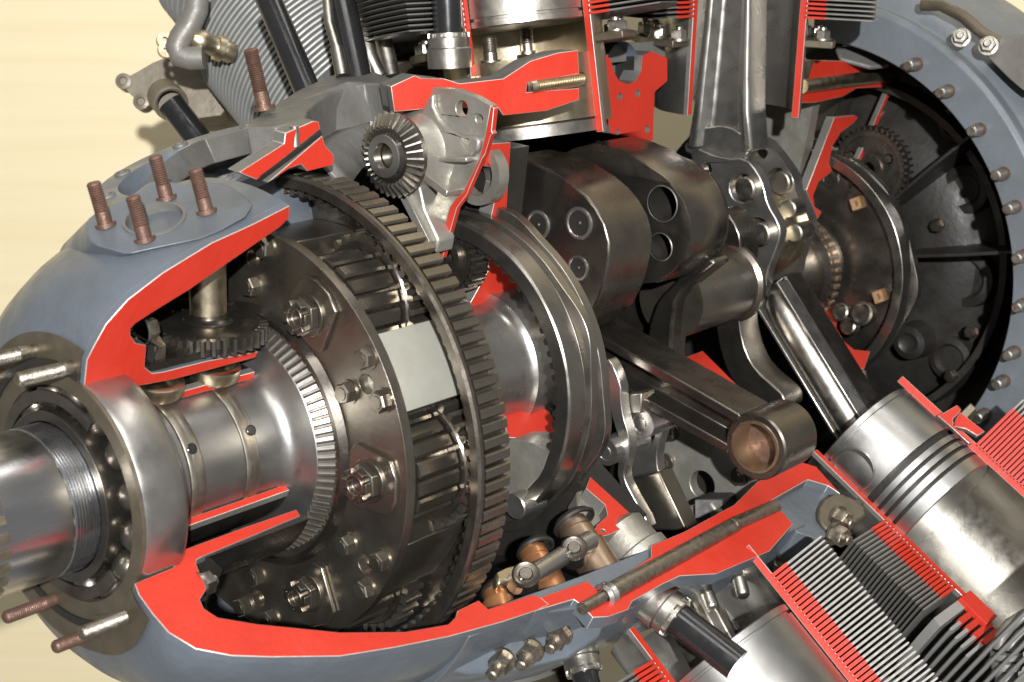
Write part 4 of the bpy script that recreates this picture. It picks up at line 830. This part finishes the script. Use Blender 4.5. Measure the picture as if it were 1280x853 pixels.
def piston(label, o, d, n, R, a0, a1, grooves, m_='zinc', pin=None):
    p = thing('piston', label, 'piston', o+d*a0, 'pistons')
    pr = [(a0, 0), (a0, R*0.9), (a0, R-0.001), (a0+0.001, R), (a0+0.006, R), (a0+0.0065, R-0.002), (a0+0.0085, R-0.002), (a0+0.009, R)]
    for g, w_ in grooves: pr += [(g, R), (g+0.0004, R-0.004), (g+w_, R-0.004), (g+w_+0.0004, R)]
    pr += [(a1-0.001, R), (a1, R-0.001), (a1, 0)]
    mb = MB(); mb.lathe(o, d, pr, seg=120, ref=n); mb.build('piston_body', m_, p, smooth=30)
    for g, w_ in grooves[1:]:
        mb = MB(); mb.lathe(o, d, [(g+w_*0.5, R-0.0035), (g+w_*0.5, R-0.0010), (g+w_*0.95, R-0.0010), (g+w_*0.95, R-0.0035)], seg=96, ref=n, closed=True); mb.build('piston_ring', 'shade_black', p)
    for g, w_ in grooves:
        mb = MB(); mb.lathe(o, d, [(g+0.0003, R-0.0041), (g+0.0003, R-0.0034), (g+w_+0.0001, R-0.0034), (g+w_+0.0001, R-0.0041)], seg=96, ref=n, closed=True); mb.build('groove_floor', 'shade_black', p)  # dark ring added so the groove bottom reads as shaded
    if pin:
        a, e = pin; c_ = o+d*a+e*(R-0.004)
        mb = MB(); mb.lathe(c_, e, [(0, 0), (0.0035, 0.0195), (0.0055, 0.0195), (0.0042, 0.021)], seg=36); mb.build('pin_plug', 'steel', p)
    return p
# rear row, lower right
c1, o, d, n = cylinder('cut open cylinder at the lower right with red walls and grey fins', 0.563, 123, 0.068, -1, 0.21, 0.44, [(0.300, 0.392, 0.0042, 0.0023, 0.0)], flange=(0.268, 0.008, 0.032), Rf=0.068, wall=0.0062, red_r=0.05, beta=57, walls={-1: (0.208, 0.425), 1: (0.204, 0.44)}, nuts=False)
piston('bright piston with dark ring grooves in the lower right cylinder', o, d, n, 0.0672, 0.216, 0.322, [(0.273, 0.007), (0.286, 0.0034), (0.295, 0.0034), (0.305, 0.0034)], 'bright', (0.247, (n*0.18-AX*0.98).normalized()))
mb = MB(); mb.lathe(o, d, [(0.396, 0.076), (0.396, 0.132), (0.405, 0.135), (0.405, 0.076)], -90, 140, 60, ref=-n, closed=True, caps=True); mb.build('fin_gap_ring', 'palefin', c1)
for i in range(9):
    mb = MB(); a = 0.410+i*0.0085; mb.lathe(o, d, [(a, 0.07), (a+0.0008, 0.126+i*0.004), (a+0.002, 0.128+i*0.004), (a+0.0035, 0.126+i*0.004), (a+0.0042, 0.07)], -90, 270 if i > 3 else 140, 72, ref=-n, closed=True, caps=True); mb.build('head_fin', 'palefin', c1)
    if i < 4:
        mb = MB(); mb.box(o-AX*(0.068+0.008+0.015)+d*(a+0.002)-n*0.001, AX*0.016, d*0.0028, n*0.0025); mb.build('fin_cut', 'red', c1)
mb = MB(); mb.box(o-AX*(0.068+0.006)+d*0.412+n*0.001, AX*0.011, d*0.016, n*0.003); mb.build('cut_wall', 'red', c1, bevel=0.001)
# flange of this cylinder at its right wall
rw = Pl(o+n*0.057, (n*0.55-AX*0.83).normalized()+n*0.6)
slab_px('flange_cut', 'red', c1, Z('Y', (815, 235), (850, 220), (930, 172), (955, 200), (945, 215), (905, 255), (905, 290), (930, 320), (1020, 392), (1000, 400), (880, 290)), rw, 0.006, bevel=0.0005)
slab_px('flange_cut', 'red', c1, Z('Y', (950, 215), (1095, 330), (1050, 355), (985, 315), (915, 300), (920, 260)), Pl(rw.o-rw.n*0.012, rw.n), 0.006, bevel=0.0005)
# rear row, straight up
c2, o2_, d2_, n2_ = cylinder('cut open rear top cylinder around the big upright rod', 0.582, 2, 0.067, 1, 0.19, 0.42, [(0.284, 0.40, 0.0044, 0.0017, 0.0)], flange=(0.256, 0.007, 0.034), Rf=0.072, wall=0.006, beta=75, walls={-1: (0.19, 0.42), 1: (0.187, 0.42)}, barrel_m='steel')
# front row, top
c3, o3_, d3_, n3_ = cylinder('cut open front top cylinder above the red crankcase edge', 0.317, -9, 0.067, 1, 0.195, 0.42, [(0.286, 0.40, 0.0044, 0.0017, 0.0)], flange=(0.262, 0.007, 0.034), Rf=0.074, wall=0.0055, beta=82, walls={-1: (0.245, 0.42), 1: (0.185, 0.42)}, barrel_m='bronze')
piston('bright piston skirt inside the front top cylinder', o3_, d3_, n3_, 0.0655, 0.284, 0.41, [(0.36, 0.004)], 'zinc')
mb = MB(); mb.lathe(o3_, d3_, [(0.187, 0.060), (0.187, 0.067), (0.197, 0.0675), (0.199, 0.060)], seg=72, closed=True); mb.build('skirt_ring', 'zinc', c3)
mb = MB(); mb.lathe(o3_, d3_, [(0.199, 0.0665), (0.255, 0.0665), (0.255, 0.064), (0.199, 0.064)], seg=72, closed=True); mb.build('liner', 'bronze', c3)
dk = Pl(PT(-2).at(640, 88), V((0, -0.1, 1)))
for (u0, v0, L_) in ((614, 80, 0.024), (660, 68, 0.024), (700, 62, 0.022)):
    stud(c3, dk.at(u0, v0), rad(-6), L_, 0.0062, 'zinc', plain=0.4)
# front row, lower right
c4, o4, d4, n4 = cylinder('cut open front lower cylinder with red and grey fins at the bottom', 0.232, 130, 0.067, -1, 0.262, 0.46, [(0.292, 0.44, 0.0042, 0.0023, 0.0)], flange=None, Rf=0.056, wall=0.005, red_r=0.016, beta=60, barrel_m='steel', nuts=False)
piston('bright piston in the front lower cylinder at the bottom edge', o4, d4, n4, 0.0655, 0.316, 0.45, [(0.40, 0.004)], 'bright')
p_ = PT(130, -1)
nut_on_stud(c4, p_.at(972, 700)+n4*0.012-AX*0.0, (d4*0.5+n4*0.2+AX*0.4), 0.010, 0.011, 0.008); nut_on_stud(c4, p_.at(962, 706)+n4*0.018, (d4*0.7+n4*0.5), 0.010, 0.011, 0.008)
r4 = thing('connecting_rod', 'bright rod stub entering the front lower piston near the bottom edge', 'connecting rod', o4+d4*0.27, 'connecting rods')
q0 = PT(130, -1).at(852, 740)+n4*0.0; q1 = PT(130, -1).at(890, 812)
ibeam(r4, q0-(q1-q0)*0.2, q1+(q1-q0)*0.15, 0.036, 0.03, n4, 'zinc')
slab_px('flank', 'steel', r4, Z('P', (650, 255), (740, 215), (970, 470), (790, 532)), Pl(PT(130, -1).o-n4*0.02, n4), 0.012, bevel=0.001)
for (a, b) in (((395, 345), (440, 480)), ((590, 245), (648, 405)), ((790, 150), (835, 325)), ((335, 400), (370, 470))):
    u0, v0 = Z('P', a)[0]; u1, v1 = Z('P', b)[0]; s0_, s1_ = PT(127, -1).at(u0, v0), PT(127, -1).at(u1, v1)
    stud(r4, s0_, s1_-s0_, (s1_-s0_).length, 0.0058, 'zinc', plain=0.4, collar=False)
# whole cylinders standing further round the engine
def whole(label, X0, th, R, a0, fins, flange, fm, Rf):
    return cylinder(label, X0, th, R, 1, a0, fins[-1][1], fins, flange, Rf, fm=fm, barrel_m='fin')
c5 = whole('whole grey finned cylinder between the two cut cylinders at the bottom right', 0.575, 156, 0.067, 0.26, [(0.31, 0.43, 0.0044, 0.0025, 0), (0.44, 0.57, 0.008, 0.0034, -0.02)], (0.285, 0.010, 0.03), 'fin', 0.045)[0]
c6 = whole('pale grey finned cylinder at the top left behind the black tubes', 0.32, -52, 0.067, 0.26, [(0.31, 0.45, 0.0058, 0.0040, 0), (0.46, 0.57, 0.0100, 0.0045, -0.014)], (0.28, 0.010, 0.03), 'palefin', 0.040)[0]
c7 = whole('grey finned cylinder low behind the nose at the bottom edge', 0.24, 182, 0.067, 0.26, [(0.31, 0.44, 0.0055, 0.0024, 0)], (0.28, 0.010, 0.03), 'palefin', 0.03)[0]

# ------------------------------------------------------------------ push rod tubes
def pushtube(label, p0, p1, r, collar=True, cm='zinc'):
    p0, p1 = V(p0), V(p1); d_ = (p1-p0).normalized(); L_ = (p1-p0).length
    t = thing('pushrod_tube', label, 'tube', p0, 'push rod tubes')
    mb = MB(); mb.lathe(p0, d_, [(0, 0), (0, r), (L_, r), (L_, 0)], seg=36); mb.build('tube', 'black', t)
    if collar:
        mb = MB(); mb.lathe(p0, d_, [(-0.012, r*1.2), (-0.012, r*1.48), (0.004, r*1.5), (0.005, r*1.38), (0.013, r*1.38), (0.014, r*1.2), (0.017, r*1.2), (0.017, r)], seg=40); nt_ = mb.build('collar_nut', cm, t)
        u_, w_ = frame(d_)[1:]
        for k_ in range(12):
            a = k_*pi/6; e = u_*cos(a)+w_*sin(a); mb = MB(); mb.box(p0+d_*0.0145+e*r*1.3, d_*0.002, e*r*0.08, d_.cross(e)*r*0.14); mb.build('notch', cm, nt_)
    return t
pushtube('glossy black push rod tube with silver collar above the red crankcase edge', dk.at(562, 88)+V((0, 0, 0.014)), dk.at(562, 88)+rad(-3)*0.2, 0.0125)
P1 = PT(-22)
pushtube('black push rod tube leaning left in front of the pale finned cylinder', PT(-30).at(396, 142), PT(-30).at(330, -10)+FW*0.02, 0.0115, collar=False)
pushtube('black push rod tube standing beside the bent steel pipe', PT(-25).at(453, 125), PT(-25).at(424, -12), 0.0125, collar=False)
dk2 = Pl(pr_.at(1060, 72), V((-0.30, -0.42, 0.84)))
pushtube('thin black push rod tube with grey collar at the upper right', dk2.at(1068, 62)+V((0, 0, 0.014)), dk2.at(1068, 62)+V((0, 0, 0.014))+(rad(2)+AX*0.12)*0.16, 0.0085, cm='alu')
plow = PT(131, -1)
pushtube('glossy black push rod tube with silver collar at the bottom centre', plow.at(800, 782)+n4*0.03, plow.at(876, 872)+n4*0.05, 0.0130)
pushtube('black push rod tube with silver collar under the bolted flange', PT(140, -1).at(716, 825)+n4*0.01, PT(140, -1).at(730, 880)+n4*0.01, 0.0105)
# bent steel pipe and thin rod between the tubes
bpipe = MB(); q = PT(-25); bpipe.tube([q.at(u, v) for u, v in ((490, 96), (484, 70), (476, 40), (467, 26), (459, 30), (456, 44), (462, 70), (474, 96))], 0.0075, 16)
o = bpipe.build('bent_pipe', 'zinc'); tag(o, 'bent worn steel pipe loop behind the crankcase roof', 'pipe')
mb = MB(); mb.tube([q.at(428, 95), q.at(421, 60), q.at(412, 30), q.at(408, -8)], 0.0045, 14); mb.tube([q.at(428, 95), q.at(421, 60)], 0.006, 14); o = mb.build('thin_rod', 'zinc'); tag(o, 'thin steel rod beside the leaning black tube', 'rod')
# ------------------------------------------------------------------ tappets and their guide arm
tp = [('brown steel tappet behind the clamped arm, largest of the three', 'brown', (712, 652), (760, 728), 0.0165), ('orange copper tappet in front of the clamped arm', 'copper', (664, 686), (692, 748), 0.0138), ('short copper tappet low beside the ring gear', 'copper', (618, 738), (628, 775), 0.0120)]
for lb, m_, a, b, r in tp:
    P = PT(125, -1); p0, p1 = P.at(*a), P.at(*b); d_ = (p1-p0).normalized(); L_ = (p1-p0).length
    t = thing('tappet', lb, 'tappet', p1, 'valve tappets')
    mb = MB(); mb.lathe(p0, d_, [(0, 0), (0.0, r*0.62), (0.002, r*0.78), (0.010, r*0.82), (0.0105, r*0.76), (0.0115, r*0.76), (0.012, r*0.86), (L_*0.42, r*0.9), (L_*0.43, r), (L_, r), (L_, 0)], seg=36); mb.build('tappet_body', m_, t)
    mb = MB(); mb.lathe(p0-d_*0.002+AX*0.004, d_, [(0, r*0.95), (0.004, r*1.15), (0.006, r*1.1), (0.006, r*0.95)], seg=28, closed=True); mb.build('spring_clip', 'shade_black', t)
P = PT(121, -1)
arm = thing('clamp_arm', 'steel clamp arm with two slotted screws across the tappets', 'clamp', P.at(700, 690))
pts = [P.at(*z)+P.n*0.004 for z in ((640, 735), (665, 722), (700, 700), (735, 680))]
mb = MB(); mb.tube(pts, [0.008, 0.0075, 0.0075, 0.008], 18); mb.build('arm', 'steel', arm)
slab_px('clamp_plate', 'bronze', arm, Z('L', (590, 420), (680, 395), (720, 420), (690, 480), (620, 560), (540, 545), (520, 490)), Pl(P.n*0.004, P.n), 0.012, bevel=0.003)
slab_px('clamp_plate', 'bronze', arm, Z('L', (90, 650), (190, 600), (260, 590), (280, 640), (200, 690), (110, 710)), Pl(P.n*0.003, P.n), 0.010, bevel=0.003)
for (u, v) in Z('L', (525, 565), (240, 720)):
    p_ = P.at(u, v)+P.n*0.010; dn = (P.n*0.8-AX*0.5).normalized(); mb = MB(); mb.lathe(p_, dn, [(-0.012, 0.0105), (0.004, 0.0105), (0.0055, 0.009), (0.0045, 0.006), (0.0045, 0)], seg=28); s_ = mb.build('screw', 'gearsteel', arm)
    mb = MB(); mb.cyl(p_+dn*0.004, p_+dn*0.0065, 0.0055, 0.005, 18, 0.0006); mb.build('screw_core', 'gearsteel', s_)
# bearing seat right of the clamp
mb = MB(); p_ = PT(123, -1).at(812, 690); mb.lathe(p_-n4*0.012, rad(126), [(-0.035, 0.018), (-0.03, 0.024), (-0.008, 0.024), (-0.006, 0.027), (0.002, 0.027), (0.012, 0.025)], seg=36); o = mb.build('tappet_guide', 'alu'); tag(o, 'grey tappet guide sleeve beside the brown tappet', 'guide sleeve')
# ------------------------------------------------------------------ rocker box and ignition lead at the top left
bl = Pl(pol(0.26, 0.50, -66), -FW)
rb = thing('rocker_box', 'grey brown rocker box casting against the wood wall at top left', 'rocker box', bl.at(230, 150))
out = smooth2(Z('A', (445, 290), (470, 285), (590, 215), (640, 215), (700, 230), (800, 235), (850, 300), (860, 420), (740, 440), (660, 440), (570, 400), (510, 375), (460, 330)), 1)
slab_px('casting', 'bracket', rb, out, bl, 0.09, bevel=0.008)
slab_px('face', 'bracket', rb, smooth2(Z('A', (560, 350), (600, 310), (700, 290), (820, 290), (850, 420), (700, 440), (640, 470), (590, 420)), 1), Pl(bl.o-FW*0.02, -FW), 0.05, bevel=0.006)
mb = MB(); c_ = bl.at(*Z('A', (640, 385))[0])-FW*0.024; mb.lathe(c_, (-FW+RT*0.5-UP*0.5), [(-0.02, 0.018), (0.010, 0.018), (0.012, 0.016), (0.010, 0.0135), (-0.01, 0.013)], seg=32); mb.build('tube_socket', 'bracket', rb)
for (a, r) in (((455, 300), 0.006), ((520, 375), 0.006)):
    c_ = bl.at(*Z('A', a)[0])-FW*0.001; mb = MB(); mb.lathe(c_, -FW, [(-0.02, r*1.5), (0.001, r*1.4), (0.002, r*0.8), (0.0, r*0.6), (0, 0)], seg=18); mb.build('bolt_boss', 'bracket', rb)
pushtube('dark push rod tube entering the rocker box socket', bl.at(*Z('A', (650, 395))[0])-FW*0.03, bl.at(*Z('A', (800, 590))[0])-FW*0.03, 0.0135, collar=False)
b2 = Pl(bl.o-FW*0.16, -FW)
ld = thing('ignition_lead', 'grey braided ignition lead bending down to the rocker box', 'cable', b2.at(235, 70))
L_ = Z('A', (725, -30), (722, 40), (700, 90), (665, 140), (650, 175), (660, 205), (700, 215), (750, 212))
mb = MB(); mb.tube([b2.at(*p) for p in L_], 0.0112, 18); mb.build('braid', 'hose', ld)
sp = thing('spark_plug', 'bronze coloured spark plug fitting beside the ignition lead', 'spark plug', b2.at(262, 55))
a, b = b2.at(*Z('A', (705, 140))[0]), b2.at(*Z('A', (850, 185))[0])+FW*0.02; d_ = (b-a).normalized(); LL = (b-a).length
mb = MB(); mb.lathe(a, d_, [(0, 0), (0, 0.008), (0.006, 0.011), (0.014, 0.011), (0.016, 0.0095), (LL*0.55, 0.0095), (LL*0.56, 0.0125), (LL*0.72, 0.0125), (LL*0.73, 0.010), (LL*0.9, 0.0105), (LL, 0.008), (LL, 0)], seg=28); mb.build('plug_body', 'bronze', sp)
for a in ((605, 150), (610, 185)):
    c_ = b2.at(*Z('A', a)[0]); mb = MB(); mb.lathe(c_, (-FW+RT*0.4), [(-0.004, 0.003), (-0.004, 0.0075), (0.004, 0.0075), (0.004, 0.003)], seg=20, closed=True); mb.build('lead_clip', 'bronze', ld)
# ------------------------------------------------------------------ pipes at the top right and fitting at the bottom right
b3 = Pl((1.0, 0.0, 0.3), -FW)
for (u0, u1, r, lb) in ((1222, 1238, 0.0125, 'thick blue grey pipe rising at the top right corner'), (1186, 1192, 0.008, 'thin blue grey pipe at the top right corner')):
    mb = MB(); mb.tube([b3.at(u0, -20), b3.at(u1-4, 20), b3.at(u1, 60), b3.at(u1+2, 90)], r, 20); o = mb.build('pipe', 'blue'); tag(o, lb, 'pipe')
br = thing('mounting_bracket', 'rough grey cast bracket at the upper right edge', 'bracket', (0.86, -0.1, 0.3))
slab_px('casting', 'hose', br, smooth2(Z('C', (1110, 190), (1170, 140), (1250, 120), (1300, 130), (1300, 360), (1230, 310), (1160, 240)), 1), PX(0.745), 0.05, bevel=0.006)
mb = MB(); q = PX(0.75); mb.tube([q.at(*p) for p in Z('C', (890, 20), (960, 20), (1040, 60), (1110, 120), (1180, 160))], 0.006, 12); mb.build('strap', 'plate', br)
for a in ((1035, 140), (1135, 170)): nut_on_stud(br, PX(0.74).at(*Z('C', a)[0]), (-1, -0.3, 0.3), 0.008, 0.008, 0.006)
ft = thing('hose_fitting', 'grey hose fitting with hex collar at the bottom right corner', 'fitting', (0.45, -0.35, -0.25))
b4 = Pl(PT(123, -1).at(1258, 825)+n*0.06, -FW)
mb = MB(); a, b = b4.at(1258, 872), b4.at(1258, 815); d_ = (b-a).normalized(); LL = (b-a).length
mb.lathe(a, d_, [(0, 0), (0, 0.0095), (LL*0.6, 0.0095), (LL*0.62, 0.0125), (LL*0.78, 0.0125), (LL*0.8, 0.0105), (LL*0.86, 0.0135), (LL*0.98, 0.0135), (LL, 0.011), (LL, 0)], seg=20); mb.build('fitting_body', 'hose', ft)
mb = MB(); mb.tube([b4.at(*p) for p in ((1250, 812), (1252, 796), (1262, 782), (1290, 765))], 0.006, 14); mb.tube([b4.at(*p) for p in ((1264, 814), (1266, 802), (1275, 792), (1295, 780))], 0.006, 14); mb.build('hose', 'hose', ft)

hd_ = Pl(PT(120, -1).at(1045, 655)+n*0.02, (n-AX*0.3).normalized())
slab_px('flange_lug', 'plate', c1, smooth2(Z('I', (500, 230), (540, 160), (620, 160), (700, 225), (640, 270), (600, 330), (530, 290)), 1), hd_, 0.012, bevel=0.002)
for (u, v) in Z('I', (580, 245), (570, 305)): nut_on_stud(c1, hd_.at(u, v), (d*0.8+n*0.4-AX*0.2), 0.0088, 0.010, 0.007, 'stud')
slab_px('flange_lug', 'alu', c5, smooth2(Z('I', (375, 360), (520, 305), (560, 340), (590, 390), (480, 430), (390, 430)), 1), Pl(PT(140, -1).at(1010, 690), n), 0.02, bevel=0.002)
for (u, v) in Z('I', (420, 375), (500, 345)): nut_on_stud(c5, Pl(PT(140, -1).at(1010, 690), n).at(u, v), (d+n*0.3), 0.007, 0.009, 0.006, 'alu')

rhp = Pl(bl.o-FW*0.10, -FW); pth = [rhp.at(u, v) for u, v in ((300, -14), (292, 4), (285, 22), (279, 40), (276, 54))]
hs = thing('ribbed_hose', 'grey ribbed hose beside the pale finned cylinder at the top left', 'hose', pth[-1])
mb = MB(); mb.tube(pth, 0.0115, 18); mb.build('core', 'hose', hs)
for i in range(11):
    f = i/10*3.99; k_ = int(f); c_ = pth[k_].lerp(pth[k_+1], f-k_); d_ = pth[k_+1]-pth[k_]
    mb = MB(); mb.lathe(c_, d_, [(-0.0025, 0.0112), (-0.0012, 0.0145), (0.0012, 0.0145), (0.0025, 0.0112)], seg=22); mb.build('rib', 'hose', hs)
